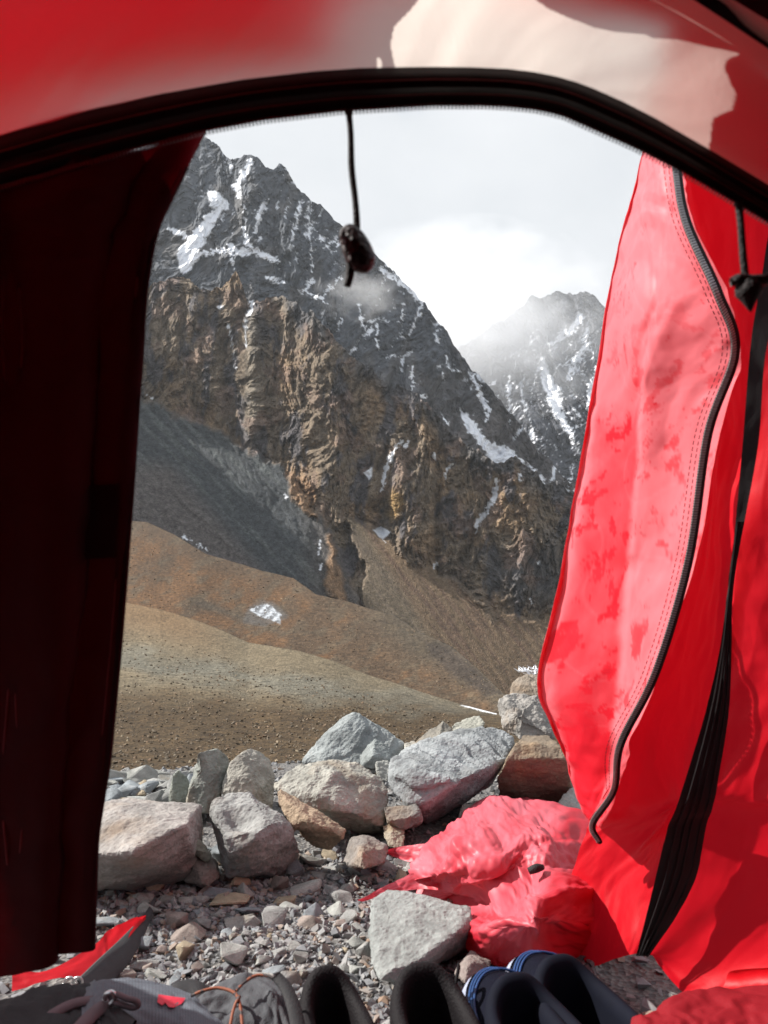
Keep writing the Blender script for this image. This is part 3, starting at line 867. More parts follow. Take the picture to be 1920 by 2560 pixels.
bl([(885, 1890, 2.47), (939, 1845, 2.5), (980, 1869, 2.5), (988, 1900, 2.45), (939, 1925, 2.40), (900, 1920, 2.42), (930, 1890, 2.40), (950, 1890, 2.6)],
   (0.25, 0.265, 0.27), 'small angular blue-grey stone leaning on the peaked boulder', foot=None, seed=11, rough=0.7, stain=0.1)
bl([(937, 1907, 2.26), (959, 1896, 2.3), (985, 1907, 2.3), (986, 1938, 2.25), (963, 1956, 2.22), (942, 1940, 2.23), (960, 1925, 2.40)],
   (0.31, 0.30, 0.285), 'fist-sized round grey stone wedged against the slate boulder', foot=None, seed=12, vox=0.004, cat='stone')
bl([(983, 1893, 2.26), (1016, 1874, 2.34), (1113, 1833, 2.44), (1171, 1819, 2.5), (1248, 1811, 2.52), (1288, 1838, 2.48), (1279, 1862, 2.42), (1262, 1897, 2.36), (1229, 1940, 2.36), (1180, 1980, 2.32),
    (1065, 2060, 2.32), (1050, 1998, 2.07), (1012, 2003, 2.12), (985, 1972, 2.16), (977, 1950, 2.2), (1069, 1966, 2.08), (1135, 1956, 2.12), (1100, 2040, 2.45), (1220, 1960, 2.6), (1000, 1960, 2.45)],
   (0.295, 0.305, 0.325), 'large layered blue-grey slate boulder beside the brown block', seed=13, rough=0.8, lam=1.3, lam_dir=(-0.25, -0.75, 0.6), stain=0.12,
   dents=((1160, 1895, 2.3, 0.05, 0.02), (1130, 1925, 2.22, 0.05, 0.016)), vox=0.0048)
bl([(1282, 1868, 2.14), (1306, 1837, 2.3), (1373, 1838, 2.3), (1415, 1879, 2.14), (1430, 1970, 2.22), (1420, 2036, 2.34), (1248, 2020, 2.34), (1241, 1946, 2.24), (1267, 1905, 2.18), (1300, 2010, 2.5), (1430, 1990, 2.5)],
   (0.20, 0.15, 0.11), 'square brown boulder with a flat top under the red flap', seed=14, rough=0.8, stain=0.9)
bl([(1236, 1763, 2.5), (1258, 1736, 2.54), (1291, 1730, 2.56), (1345, 1739, 2.56), (1372, 1782, 2.5), (1388, 1848, 2.42), (1301, 1850, 2.42), (1253, 1822, 2.46), (1241, 1790, 2.48), (1300, 1780, 2.40), (1320, 1830, 2.75), (1370, 1790, 2.75), (1260, 1770, 2.7)],
   (0.33, 0.30, 0.285), 'rounded mauve-grey boulder with an ochre hollow atop the brown block', foot=None, seed=15, rough=1.5, dents=((1280, 1775, 2.45, 0.045, 0.025), (1330, 1790, 2.42, 0.05, 0.025)), stain=1.0)
bl([(1268, 1735, 2.72), (1286, 1700, 2.78), (1330, 1680, 2.8), (1390, 1690, 2.8), (1400, 1750, 2.7), (1340, 1765, 2.66), (1300, 1755, 2.66), (1340, 1740, 3.0), (1380, 1700, 3.0)],
   (0.27, 0.215, 0.175), 'brown stone highest on the wall with a cap of rime', foot=None, seed=16, stain=0.6)
frosty = COL.objects[-1] if False else [o for o in COL.objects if o.get('label', '').startswith('brown stone highest')][0]
fb = bmesh.new()
for i in range(46):                             # rime needles on its top
    q = P(random.uniform(1298, 1360), random.uniform(1672, 1688), 2.74 + random.uniform(-.06, .08)) - Vector(frosty.location)
    a = Vector((random.uniform(-.03, .01), random.uniform(-.015, .015), random.uniform(.004, .018)))
    w = Vector((0.004, 0.0, 0.0015))
    dpt = Vector((0, 0.005, 0))
    vs = [fb.verts.new(q - w), fb.verts.new(q + w), fb.verts.new(q + dpt), fb.verts.new(q + a)]
    for t in ((0, 1, 3), (1, 2, 3), (2, 0, 3), (0, 2, 1)):
        fb.faces.new([vs[k] for k in t])
fm = bpy.data.meshes.new('frost_cap')
fb.to_mesh(fm)
fb.free()
M_SNOW, sn, sl, sb = new_mat('rime')
sb.inputs['Base Color'].default_value = (0.85, 0.88, 0.92, 1)
sb.inputs['Roughness'].default_value = 0.6
link('frost_cap', fm, M_SNOW, frosty)
bl([(1025, 1868, 2.62), (1074, 1823, 2.7), (1108, 1800, 2.72), (1134, 1825, 2.7), (1085, 1870, 2.55), (1050, 1880, 2.56), (1100, 1860, 2.9)],
   (0.265, 0.235, 0.205), 'narrow brown stone peeping over the slate boulder', foot=None, seed=17)
bl([(1125, 1812, 2.85), (1160, 1798, 2.9), (1200, 1788, 2.92), (1214, 1808, 2.86), (1190, 1840, 2.76), (1135, 1842, 2.76), (1170, 1830, 3.05)],
   (0.36, 0.345, 0.305), 'flat pale stone at the back, right of the narrow brown stone', foot=None, seed=18, stain=0.2)
bl([(1010, 1858, 2.56), (1035, 1848, 2.6), (1052, 1868, 2.54), (1040, 1890, 2.46), (1008, 1884, 2.48), (1030, 1880, 2.66)],
   (0.35, 0.34, 0.32), 'small pale stone between the peaked and the slate boulder', foot=None, seed=19, vox=0.004, cat='stone')
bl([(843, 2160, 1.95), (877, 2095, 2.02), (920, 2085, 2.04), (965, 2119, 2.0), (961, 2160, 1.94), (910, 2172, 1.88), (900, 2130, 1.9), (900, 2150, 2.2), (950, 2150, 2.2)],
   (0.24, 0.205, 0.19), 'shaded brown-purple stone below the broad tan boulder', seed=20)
bl([(952, 2060, 2.06), (997, 2050, 2.1), (1011, 2081, 2.06), (1009, 2122, 2.0), (968, 2118, 1.99), (956, 2088, 2.02), (990, 2100, 2.2)],
   (0.31, 0.26, 0.20), 'small tan block under the foot of the slate boulder', seed=21, vox=0.004, stain=0.8)
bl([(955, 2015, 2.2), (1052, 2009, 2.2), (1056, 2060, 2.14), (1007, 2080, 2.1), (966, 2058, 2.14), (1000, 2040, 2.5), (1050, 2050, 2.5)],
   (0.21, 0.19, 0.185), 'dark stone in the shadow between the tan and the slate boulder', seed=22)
bl([(1385, 2035, 1.98), (1402, 1984, 2.02), (1431, 1968, 2.06), (1460, 1985, 2.06), (1470, 2045, 1.98), (1420, 2060, 1.94), (1440, 2040, 2.2)],
   (0.36, 0.36, 0.35), 'pale grey stone half hidden behind the hanging red flap', seed=23, stain=0.1)
bl([(1139, 2055, 2.0), (1156, 2013, 2.04), (1195, 2000, 2.08), (1245, 2012, 2.06), (1240, 2070, 1.98), (1170, 2085, 1.94), (1200, 2050, 2.2)],
   (0.335, 0.325, 0.30), 'pale stone behind the crumpled red fabric', seed=24, stain=0.2)
# the slab and its neighbour in front of the crumpled cloth
boulder('flat_slab', [(928, 2250, 1.62), (975, 2223, 1.66), (1032, 2232, 1.66), (1084, 2241, 1.65), (1172, 2254, 1.64), (1187, 2318, 1.54), (1141, 2333, 1.50), (1063, 2382, 1.44),
    (990, 2440, 1.385), (962, 2466, 1.36), (950, 2461, 1.375), (923, 2399, 1.45), (926, 2326, 1.54), (1180, 2370, 1.6), (1110, 2415, 1.50), (1040, 2452, 1.42), (1000, 2462, 1.42), (1000, 2330, 1.75), (1150, 2330, 1.75)],
    (0.265, 0.275, 0.275), 'large flat light grey slab lying in front of the crumpled red cloth', 0.55, 0.5, (0.1, -0.45, 0.9), 0.0045, 25, 0.08, cat='slab')
boulder('stone', [(1128, 2440, 1.44), (1172, 2373, 1.52), (1236, 2404, 1.50), (1200, 2452, 1.43), (1160, 2460, 1.40), (1170, 2410, 1.44), (1200, 2420, 1.6)],
    (0.30, 0.24, 0.225), 'pinkish brown stone between the flat slab and the dark shoe', 0.7, 0.2, (0.2, -0.3, 0.9), 0.004, 26, 0.3, cat='stone')

# ---- loose stones, each one its own
def shard_mesh(name, seed, flat):
    rg = np.random.default_rng(seed)
    p = rg.normal(size=(11, 3))
    p /= np.linalg.norm(p, axis=1)[:, None]
    p *= (0.75 + 0.35 * rg.random((11, 1)))
    p = np.clip(p, -0.78, 0.78) * np.array([1.0, 0.62 + 0.3 * rg.random(), flat])
    bm = hull_mesh([Vector(q) for q in p])
    bmesh.ops.bevel(bm, geom=bm.edges[:], offset=0.05, segments=1, affect='EDGES')
    me = bpy.data.meshes.new(name)
    bm.to_mesh(me)
    bm.free()
    me.materials.append(M_STONE)
    return me
SHARDS = [shard_mesh('stone', 900 + i, f) for i, f in enumerate([0.28, 0.34, 0.42, 0.5, 0.58, 0.66, 0.38, 0.46, 0.32, 0.54, 0.72, 0.6])]
SHADES = [((0.25, 0.26, 0.27), 'blue-grey'), ((0.33, 0.315, 0.29), 'pale grey'), ((0.285, 0.27, 0.255), 'mid grey'), ((0.34, 0.265, 0.185), 'ochre'), ((0.255, 0.20, 0.175), 'red-brown')]
placed = []
REFS = [(PG(300, 2235), 'below the lilac-grey block'), (PG(500, 2225), 'in front of the shaded red-brown stone'), (PG(640, 2225), 'at the foot of the pitted boulder'), (PG(790, 2190), 'below the rusty slab'),
        (PG(900, 2190), 'below the brown-purple stone'), (PG(860, 2280), 'left of the flat slab'), (PG(700, 2330), 'in the open middle of the gravel'), (PG(330, 2320), 'around the grey strap'),
        (PG(480, 2400), 'above the backpack'), (PG(680, 2430), 'between backpack and shoes'), (PG(1010, 2150), 'at the left corner of the red cloth'), (PG(820, 2390), 'above the leftmost shoe')]
def stone_label(x, y, s, w, mesh):
    near = min(REFS, key=lambda r: (r[0].x - x) ** 2 + (r[0].y - y) ** 2)[1]
    size = 'large' if s > 0.034 else 'medium' if s > 0.022 else 'small'
    zz = max(v.co.z for v in mesh.vertices)
    form = 'flat' if zz < 0.36 else 'blocky' if zz > 0.5 else 'angular'
    return f'{size} {form} {w} stone on the gravel {near}'
def put_stone(x, y, s, mesh, shade, rot, lift=0.5, label=None, group='loose stones on the camp gravel', tilt=None):
    o = bpy.data.objects.new('stone', mesh)
    COL.objects.link(o)
    hz = max(v.co.z for v in mesh.vertices)
    o.location = (x, y, float(ground_z(x, y)) + s * hz * lift)
    o.rotation_euler = tilt or (random.uniform(-.3, .3), random.uniform(-.3, .3), rot)
    if tilt:
        o.rotation_euler = (tilt[0], tilt[1], rot)
    o.scale = (s, s, s)
    c, w = shade
    j = random.uniform(0.85, 1.15)
    j *= 0.92
    o.color = (c[0] * j * 0.94, c[1] * j, c[2] * j * 1.02, random.choice((0.0, 0.2, 0.6)))
    tag(o, label or stone_label(x, y, s, w, mesh), 'stone', group)
    placed.append((x, y, s * 0.75))
    return o

# the ones the photograph shows plainly: pixel box, shade, label
for (x0, y0, x1, y1, sh, mi, lab) in [
        (530, 2237, 616, 2268, 3, 0, 'long flat tan stone lying above the pale wedge stone'),
        (567, 2283, 645, 2335, 1, 2, 'pale wedge-shaped stone in the middle of the gravel'),
        (640, 2275, 715, 2325, 2, 3, 'squat grey stone right of the pale wedge stone'),
        (434, 2310, 505, 2372, 4, 5, 'square brown stone right of the grey strap'),
        (428, 2358, 482, 2413, 3, 10, 'buff stone below the square brown stone'),
        (530, 2368, 615, 2430, 1, 3, 'pale flat-topped stone nearest the backpack'),
        (325, 2385, 392, 2420, 2, 1, 'flat grey stone between strap and backpack'),
        (828, 2208, 892, 2262, 2, 7, 'grey-brown block at the left tip of the red cloth'),
        (730, 2195, 800, 2240, 1, 6, 'tilted grey flake left of the red cloth'),
        (445, 2205, 490, 2245, 2, 4, 'grey block at the foot of the shaded red-brown stone'),
        (510, 2215, 575, 2250, 0, 8, 'blue-grey flake under the pitted boulder'),
        (680, 2235, 735, 2260, 3, 1, 'flat ochre stone left of the tilted grey flake'),
        (335, 2230, 395, 2275, 1, 7, 'pale stone touching the tip of the grey strap'),
        (290, 2240, 325, 2290, 1, 4, 'pale upright stone left of the strap tip'),
        (470, 2405, 505, 2445, 4, 10, 'small red-brown stone just above the backpack'),
        (745, 2290, 800, 2330, 4, 5, 'round red-brown stone left of the flat slab'),
        (870, 2330, 925, 2375, 1, 9, 'pale stone touching the left edge of the flat slab')]:
    a, b2 = PG((x0 + x1) / 2, (y0 + y1) / 2 + (y1 - y0) * 0.15), (x1 - x0) / F
    dist = a.y
    put_stone(a.x, a.y, b2 * dist / 1.3, SHARDS[mi], SHADES[sh], random.uniform(-0.4, 0.4), 0.55, lab)

def shade_pick():
    return random.choices(SHADES, (4, 5, 5, 1.6, 2))[0]
n = 0
tries = 0
while n < 215 and tries < 9000:            # in front of the wall
    tries += 1
    px, py = random.uniform(225, 1250), 2130 + 330 * random.random() ** 1.5
    q = PG(px, py)
    s = random.choice((0.018, 0.022, 0.026, 0.032, 0.04, 0.05)) * random.uniform(0.8, 1.15)
    if py > 2330:
        s *= 0.6
    elif py < 2260:
        s *= 1.15
    if px > 915 and py > 2215:
        continue
    if any((q.x - a) ** 2 + (q.y - b) ** 2 < (0.85 * (s * 0.7 + r)) ** 2 for a, b, r in placed):
        continue
    sh = shade_pick()
    put_stone(q.x, q.y, s, random.choice(SHARDS), sh, random.uniform(0, 6.28), random.uniform(0.35, 0.7), None, 'loose stones on the camp gravel')
    n += 1
n = 0
while n < 62:                                # behind the wall on the left, flat rubble
    px, py = random.uniform(225, 480), random.uniform(1950, 2015)
    q = PG(px, py)
    s = random.uniform(0.03, 0.075)
    sh = random.choices(SHADES, (3, 8, 4, 0.6, 0.3))[0]
    put_stone(q.x, q.y, s, random.choice(SHARDS[:9]), sh, random.uniform(0, 6.28), random.uniform(0.5, 0.9),
              f'{"large" if s > 0.058 else "small" if s < 0.042 else "medium"} flat {sh[1]} rubble stone behind the wall, {"beside the tent door" if px < 300 else "next to the upright stones" if px > 400 else "above the lilac-grey block"}', 'flat rubble behind the wall')
    n += 1

# ---- gravel, uncountable
def pebbles(name, count, place, smin, smax, mat, seed=5):
    rg = np.random.default_rng(seed)
    V, Q, off = [], [], 0
    protos = []
    for k in range(10):
        p = rg.normal(size=(9, 3))
        p /= np.linalg.norm(p, axis=1)[:, None]
        p = p * (0.8 + 0.4 * rg.random((9, 1))) * np.array([1, 0.75, 0.55])
        bm = hull_mesh([Vector(v) for v in p])
        bmesh.ops.triangulate(bm, faces=bm.faces[:])
        bm.verts.index_update()
        protos.append((np.array([v.co for v in bm.verts]), np.array([[v.index for v in f.verts] for f in bm.faces])))
        bm.free()
    for i in range(count):
        pos = place(rg)
        if pos is None:
            continue
        v, f = protos[rg.integers(10)]
        s = smin + (smax - smin) * rg.random() ** 2.2
        a, t1, t2 = rg.random() * 6.28, rg.normal() * 0.5, rg.normal() * 0.5
        R = np.array(Matrix.Rotation(a, 3, 'Z') @ Matrix.Rotation(t1, 3, 'X') @ Matrix.Rotation(t2, 3, 'Y'))
        s = s * pos[3]
        V.append((v * s) @ R.T + np.array(pos[:3]) + np.array([0, 0, s * 0.25]))
        Q.append(f + off)
        off += len(v)
    me = np_mesh(name, np.concatenate(V), np.concatenate(Q), False)
    o = link(name, me, mat)
    return o

def place_gravel(rg):
    px, py = rg.uniform(190, 1500), 2120 + 560 * rg.random() ** 1.0
    q = PG(px, py)
    return (q.x, q.y, float(ground_z(q.x, q.y)), 1.0)
def place_gravel2(rg):
    x, y = rg.uniform(-1.7, 1.5), rg.uniform(0.75, 2.9)
    return (x, y, float(ground_z(x, y)), 1.2)
g1 = pebbles('gravel', 11500, place_gravel, 0.0035, 0.0125, M_GRAVEL, 5)
tag(g1, 'small grey angular gravel covering the camp ground', 'gravel', kind='stuff')
g2 = pebbles('grit', 6500, place_gravel2, 0.005, 0.016, M_GRAVEL, 6)
tag(g2, 'coarser grey grit lying around the boulders', 'gravel', kind='stuff')

# pebbles on the moraine bank beyond
_, apx, apy, add = a_bank
def mat_pebble():
    m, n, l, b = new_mat('moraine_pebble')
    geo = N(n, 'ShaderNodeNewGeometry')
    ra = N(n, 'ShaderNodeValToRGB')
    cr = ra.color_ramp
    cr.elements[0].color = (0.085, 0.066, 0.045, 1)
    cr.elements[1].color = (0.26, 0.21, 0.14, 1)
    for pos, c in ((0.35, (0.10, 0.076, 0.05)), (0.65, (0.14, 0.11, 0.075)), (0.85, (0.15, 0.09, 0.05))):
        cr.elements.new(pos).color = (*c, 1)
    l.new(geo.outputs['Random Per Island'], ra.inputs['Fac'])
    l.new(ra.outputs['Color'], b.inputs['Base Color'])
    b.inputs['Roughness'].default_value = 0.85
    return m
def place_bank(rg):
    i = int(apx.shape[0] * rg.random() ** 1.35 * 0.85)
    j = rg.integers(0, apx.shape[1])
    d = add[i, j]
    q = P(apx[i, j], apy[i, j], d)
    return (q.x, q.y, q.z, d ** 0.55 * 0.24)
g3 = pebbles('moraine_pebbles', 17000, place_bank, 0.006, 0.045, mat_pebble(), 8)
tag(g3, 'scattered brown pebbles on the moraine bank', 'pebbles', kind='stuff')

_, bpx, bpy_, bdd = b_hill
def place_hill(rg):
    i = int(bpx.shape[0] * rg.random() ** 1.2 * 0.97)
    j = rg.integers(0, bpx.shape[1])
    d = bdd[i, j]
    q = P(bpx[i, j], bpy_[i, j], d)
    return (q.x, q.y, q.z, d ** 0.85 * 0.10)
g4 = pebbles('hillside_stones', 6000, place_hill, 0.004, 0.035, g3.data.materials[0], 9)
tag(g4, 'stones strewn over the ochre hillside', 'stones', kind='stuff')
# ------------------------------------------------------------------ the tent
def cr_weights(n_ctrl, n):
    """Catmull-Rom weights, n samples over n_ctrl control points"""
    W = np.zeros((n, n_ctrl))
    s = np.linspace(0, n_ctrl - 1, n)
    for i, t in enumerate(s):
        k = min(int(t), n_ctrl - 2)
        f = t - k
        w = [(-f + 2 * f * f - f ** 3) / 2, (2 - 5 * f * f + 3 * f ** 3) / 2, (f + 4 * f * f - 3 * f ** 3) / 2, (-f * f + f ** 3) / 2]
        for j, ww in zip((k - 1, k, k + 1, k + 2), w):
            if j < 0:
                W[i, 0] += 2 * ww
                W[i, min(1, n_ctrl - 1)] -= ww
            elif j >= n_ctrl:
                W[i, -1] += 2 * ww
                W[i, -2] -= ww
            else:
                W[i, j] += ww
    return W

def surf(rows, nu, nv):
    """rows of world points -> (nv, nu, 3) smooth grid"""
    A = np.array([[tuple(p) for p in r] for r in rows], float)
    return np.einsum('ai,bj,ijk->abk', cr_weights(A.shape[0], nv), cr_weights(A.shape[1], nu), A)

def grid_normals(G):
    du = np.gradient(G, axis=1)
    dv = np.gradient(G, axis=0)
    n = np.cross(du, dv)
    return n / (np.linalg.norm(n, axis=-1, keepdims=True) + 1e-12)

def crease(U, V, seed, k=1.0):
    """wrinkled cloth: long soft folds and sharp creases"""
    w = 0.35 * fbm(U * 1.7 * k, V * 1.7 * k, 3, seed + 3)
    soft = fbm(U * 1.3 * k + w, V * 1.3 * k, 2, seed)
    sharp = -np.abs(pn2(U * 3.1 * k + 2 * w, V * 2.6 * k + w, seed + 5)) - 0.30 * np.abs(pn2(U * 6.7 * k + 2 * w, V * 5.9 * k - w, seed + 6)) - 0.06 * np.abs(pn2(U * 14 * k, V * 13 * k + 2 * w, seed + 7))
    return soft, sharp

def crumple(X, Y, seed, w0=0.22, n=6, dirs=None):
    """pressed folds of thin nylon: flat facets meeting in sharp creases (metres in, metres out)"""
    rg = np.random.default_rng(seed)
    wx, wy = X + 0.05 * fbm(X * 5, Y * 5, 2, seed + 71), Y + 0.05 * fbm(X * 5, Y * 5, 2, seed + 72)
    h = 0.0
    for i in range(n):
        an = dirs[i % len(dirs)] + rg.normal() * 0.15 if dirs else rg.random() * np.pi
        w = w0 * 0.68 ** i
        s = (np.cos(an) * wx + np.sin(an) * wy) / w + rg.random() * 10
        tri = np.abs((s % 2) - 1)
        h = h + w * 0.085 * tri * (0.35 + 0.65 * smooth(-0.3, 0.4, fbm(X / w * 0.35, Y / w * 0.35, 2, seed + i)))
    return h

def cloth(name, rows, nu, nv, mat, parent, amp=(0.004, 0.004), k=1.0, seed=1, pin=0.0, keep=None, cols=None, world=False, folds=None, calm=0.0):
    G = surf(rows if world else [[P(*p) for p in r] for r in rows], nu, nv)
    n = grid_normals(G)
    L = np.linalg.norm(np.diff(G, axis=1), axis=-1).sum(1).mean()
    H = np.linalg.norm(np.diff(G, axis=0), axis=-1).sum(0).mean()
    U, V = np.meshgrid(np.linspace(0, 1, nu), np.linspace(0, 1, nv))
    a, b = crease(U * L * 6, V * H * 6, seed, k)
    e = np.ones_like(U)
    if pin:
        e = smooth(0, pin, U) * smooth(0, pin, 1 - U) * smooth(0, pin, V) * smooth(0, pin, 1 - V)
    if calm:
        e = e * smooth(0, calm, U)
    dsp = amp[0] * a + amp[1] * b
    if folds:
        dsp = dsp + folds(U * L, V * H)
    G = G + n * (e * dsp)[..., None]
    q = grid_quads(nv, nu)
    if keep is not None:
        m = keep(U, V, G).ravel()
        q = q[m[q].all(1)]
    uv = np.stack([U * L, V * H, U, V], -1).reshape(-1, 4)
    me = np_mesh(name, G.reshape(-1, 3), q, True, {'cloth': uv, **(cols(U, V) if cols else {})})
    return link(name, me, mat, parent)

def tube(name, pts, rad, mat, parent, n=10, world=False, sub=6, flat=1.0):
    """pts: points (world, or px,py,d); rad: one radius or a list"""
    A = np.array([tuple(p) if world else tuple(P(*p[:3])) for p in pts], float)
    R = np.array(rad if hasattr(rad, '__len__') else [rad] * len(A), float)
    m = (len(A) - 1) * sub + 1
    W = cr_weights(len(A), m)
    A, R = W @ A, np.maximum(W @ R, 1e-4)
    T = np.gradient(A, axis=0)
    T /= np.linalg.norm(T, axis=1, keepdims=True)
    up = np.array([0.13, 1.0, 0.07])
    V = []
    for i in range(m):
        s = np.cross(T[i], up)
        s /= np.linalg.norm(s)
        o = np.cross(s, T[i])
        an = np.arange(n) * 2 * np.pi / n
        V.append(A[i] + R[i] * (np.cos(an)[:, None] * s + flat * np.sin(an)[:, None] * o))
    V = np.array(V)
    idx = np.arange(m * n).reshape(m, n)
    q = np.stack([idx[:-1], np.roll(idx[:-1], -1, 1), np.roll(idx[1:], -1, 1), idx[1:]], -1).reshape(-1, 4)
    caps = []
    co = np.concatenate([V.reshape(-1, 3), A[:1], A[-1:]])
    for ring, ci in ((idx[0], m * n), (idx[-1], m * n + 1)):
        for j in range(n):
            caps.append([ring[j], ring[(j + 1) % n], ci, ci])
    bm_me = bpy.data.meshes.new(name)
    bm_me.from_pydata([tuple(v) for v in co], [], [tuple(x) for x in q] + [tuple(c[:3]) for c in caps])
    bm_me.polygons.foreach_set('use_smooth', np.full(len(bm_me.polygons), True))
    bm_me.update()
    return link(name, bm_me, mat, parent)

def ribbon(name, pts, mat, parent, thick=0.0025, sub=6, lay=None):
    """a flat webbing: pts (px, py, d, half width in metres), lying across its path; lay = normal (world)"""
    A = np.array([tuple(P(*p[:3])) for p in pts], float)
    Wd = np.array([p[3] for p in pts], float)
    m = (len(A) - 1) * sub + 1
    W = cr_weights(len(A), m)
    A, Wd = W @ A, W @ Wd
    T = np.gradient(A, axis=0)
    T /= np.linalg.norm(T, axis=1, keepdims=True)
    nrm = np.array(lay if lay is not None else (0.0, -1.0, 0.05), float)
    nrm /= np.linalg.norm(nrm)
    S = np.cross(T, nrm)
    S /= np.linalg.norm(S, axis=1, keepdims=True)
    O = np.cross(S, T)
    pr = [(-1, 0.0), (-0.92, 0.5), (0, 0.62), (0.92, 0.5), (1, 0.0), (0.92, -0.5), (0, -0.5), (-0.92, -0.5)]
    V = np.array([[A[i] + S[i] * Wd[i] * a + O[i] * thick * b for a, b in pr] for i in range(m)])
    n = len(pr)
    idx = np.arange(m * n).reshape(m, n)
    q = np.stack([idx[:-1], np.roll(idx[:-1], -1, 1), np.roll(idx[1:], -1, 1), idx[1:]], -1).reshape(-1, 4)
    me = bpy.data.meshes.new(name)
    me.from_pydata([tuple(v) for v in V.reshape(-1, 3)], [], [tuple(x) for x in q] + [tuple(idx[0]), tuple(idx[-1][::-1])])
    me.polygons.foreach_set('use_smooth', np.full(len(me.polygons), True))
    me.update()
    return link(name, me, mat, parent)

# ---- fabrics
def mat_cloth(name, colour, trans, t_weight, rough=0.42, spec=0.5, bump=0.25, sheen_paint=None):
    """thin woven fabric: reflects its colour, lets part of the light through; dusty = (pale colour painted in as sheen, mask attribute)"""
    m, n, l, b = new_mat(name)
    out = n['Material Output']
    at = N(n, 'ShaderNodeAttribute', attribute_name='cloth')
    b.inputs['Base Color'].default_value = (*colour, 1)
    b.inputs['Roughness'].default_value = rough
    b.inputs['Specular IOR Level'].default_value = spec
    tr = N(n, 'ShaderNodeBsdfTranslucent')
    tr.inputs['Color'].default_value = (*trans, 1)
    mx = N(n, 'ShaderNodeMixShader')
    mx.inputs['Fac'].default_value = t_weight
    l.new(b.outputs['BSDF'], mx.inputs[1])
    l.new(tr.outputs['BSDF'], mx.inputs[2])
    l.new(mx.outputs['Shader'], out.inputs['Surface'])
    tc = N(n, 'ShaderNodeTexCoord')
    no = N(n, 'ShaderNodeTexNoise', Scale=26.0, Detail=7.0, Roughness=0.6)
    no.inputs['Distortion'].default_value = 0.6
    l.new(tc.outputs['Object'], no.inputs['Vector'])
    # drawn-out small wrinkles
    bp = N(n, 'ShaderNodeBump', Strength=bump, Distance=0.008)
    l.new(no.outputs['Fac'], bp.inputs['Height'])
    l.new(bp.outputs['Normal'], b.inputs['Normal'])
    l.new(bp.outputs['Normal'], tr.inputs['Normal'])
    if sheen_paint:
        pale, attr = sheen_paint
        da = N(n, 'ShaderNodeAttribute', attribute_name=attr)
        mc = N(n, 'ShaderNodeMix')
        mc.data_type = 'RGBA'
        l.new(da.outputs['Fac'], mc.inputs['Factor'])
        mc.inputs['A'].default_value = (*colour, 1)
        mc.inputs['B'].default_value = (*pale, 1)
        l.new(mc.outputs['Result'], b.inputs['Base Color'])
    return m

RED = (0.52, 0.003, 0.011)
M_INNER = mat_cloth('inner_tent_cream', (0.62, 0.55, 0.50), (0.86, 0.79, 0.72), 0.54, 0.8, 0.2, 0.08)
M_FLYRED = mat_cloth('fly_red', RED, (0.90, 0.012, 0.030), 0.34, 0.48, 0.35, 0.10)
M_FLYPINK = mat_cloth('fly_red_painted_sheen', (0.62, 0.008, 0.022), (0.95, 0.02, 0.04), 0.30, 0.5, 0.3, 0.06, sheen_paint=((0.78, 0.22, 0.255), 'frost'))  # pale pink is coating sheen put into the colour
M_HEAP = mat_cloth('fly_red_coated', (0.50, 0.010, 0.026), (0.85, 0.03, 0.06), 0.16, 0.48, 0.40, 0.03, sheen_paint=((0.60, 0.13, 0.165), 'frost'))
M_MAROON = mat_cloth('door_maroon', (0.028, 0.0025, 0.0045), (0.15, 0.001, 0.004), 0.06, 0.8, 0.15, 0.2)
M_DARKRED = mat_cloth('floor_red', (0.22, 0.006, 0.012), (0.25, 0.005, 0.01), 0.15, 0.6, 0.3, 0.2)

def mat_plain(name, colour, rough=0.6, spec=0.4, metal=0.0, bump=None):
    m, n, l, b = new_mat(name)
    b.inputs['Roughness'].default_value = rough
    b.inputs['Specular IOR Level'].default_value = spec
    b.inputs['Metallic'].default_value = metal
    tc = N(n, 'ShaderNodeTexCoord')
    no = N(n, 'ShaderNodeTexNoise', Scale=60.0, Detail=5.0)
    l.new(tc.outputs['Object'], no.inputs['Vector'])
    r = N(n, 'ShaderNodeMapRange')
    r.inputs['To Min'].default_value = 0.7
    r.inputs['To Max'].default_value = 1.3
    l.new(no.outputs['Fac'], r.inputs['Value'])
    s = N(n, 'ShaderNodeVectorMath', operation='SCALE')
    s.inputs[0].default_value = colour
    l.new(r.outputs['Result'], s.inputs['Scale'])
    l.new(s.outputs['Vector'], b.inputs['Base Color'])
    if bump:
        sc, st, di = bump
        wv = N(n, 'ShaderNodeTexVoronoi', Scale=sc)
        l.new(tc.outputs['Object'], wv.inputs['Vector'])
        bp = N(n, 'ShaderNodeBump', Strength=st, Distance=di)
        l.new(wv.outputs['Distance'], bp.inputs['Height'])
        l.new(bp.outputs['Normal'], b.inputs['Normal'])
    return m
M_TAPE = mat_plain('black_zip_tape', (0.012, 0.010, 0.011), 0.75, 0.3, bump=(900.0, 0.3, 0.0008))
M_ZIP = mat_plain('zip_coil', (0.03, 0.03, 0.032), 0.35, 0.6)
M_TEETH = mat_plain('zip_teeth_metal', (0.32, 0.32, 0.33), 0.35, 0.6, 0.5)
M_THREAD = mat_plain('maroon_thread', (0.18, 0.012, 0.018), 0.7)
M_CORD = mat_plain('black_cord', (0.018, 0.014, 0.015), 0.8, bump=(500.0, 0.8, 0.001))

tent = bpy.data.objects.new('tent', None)
COL.objects.link(tent)
tag(tent, 'red tent with cream inner wall and black door arch framing the view', 'tent')

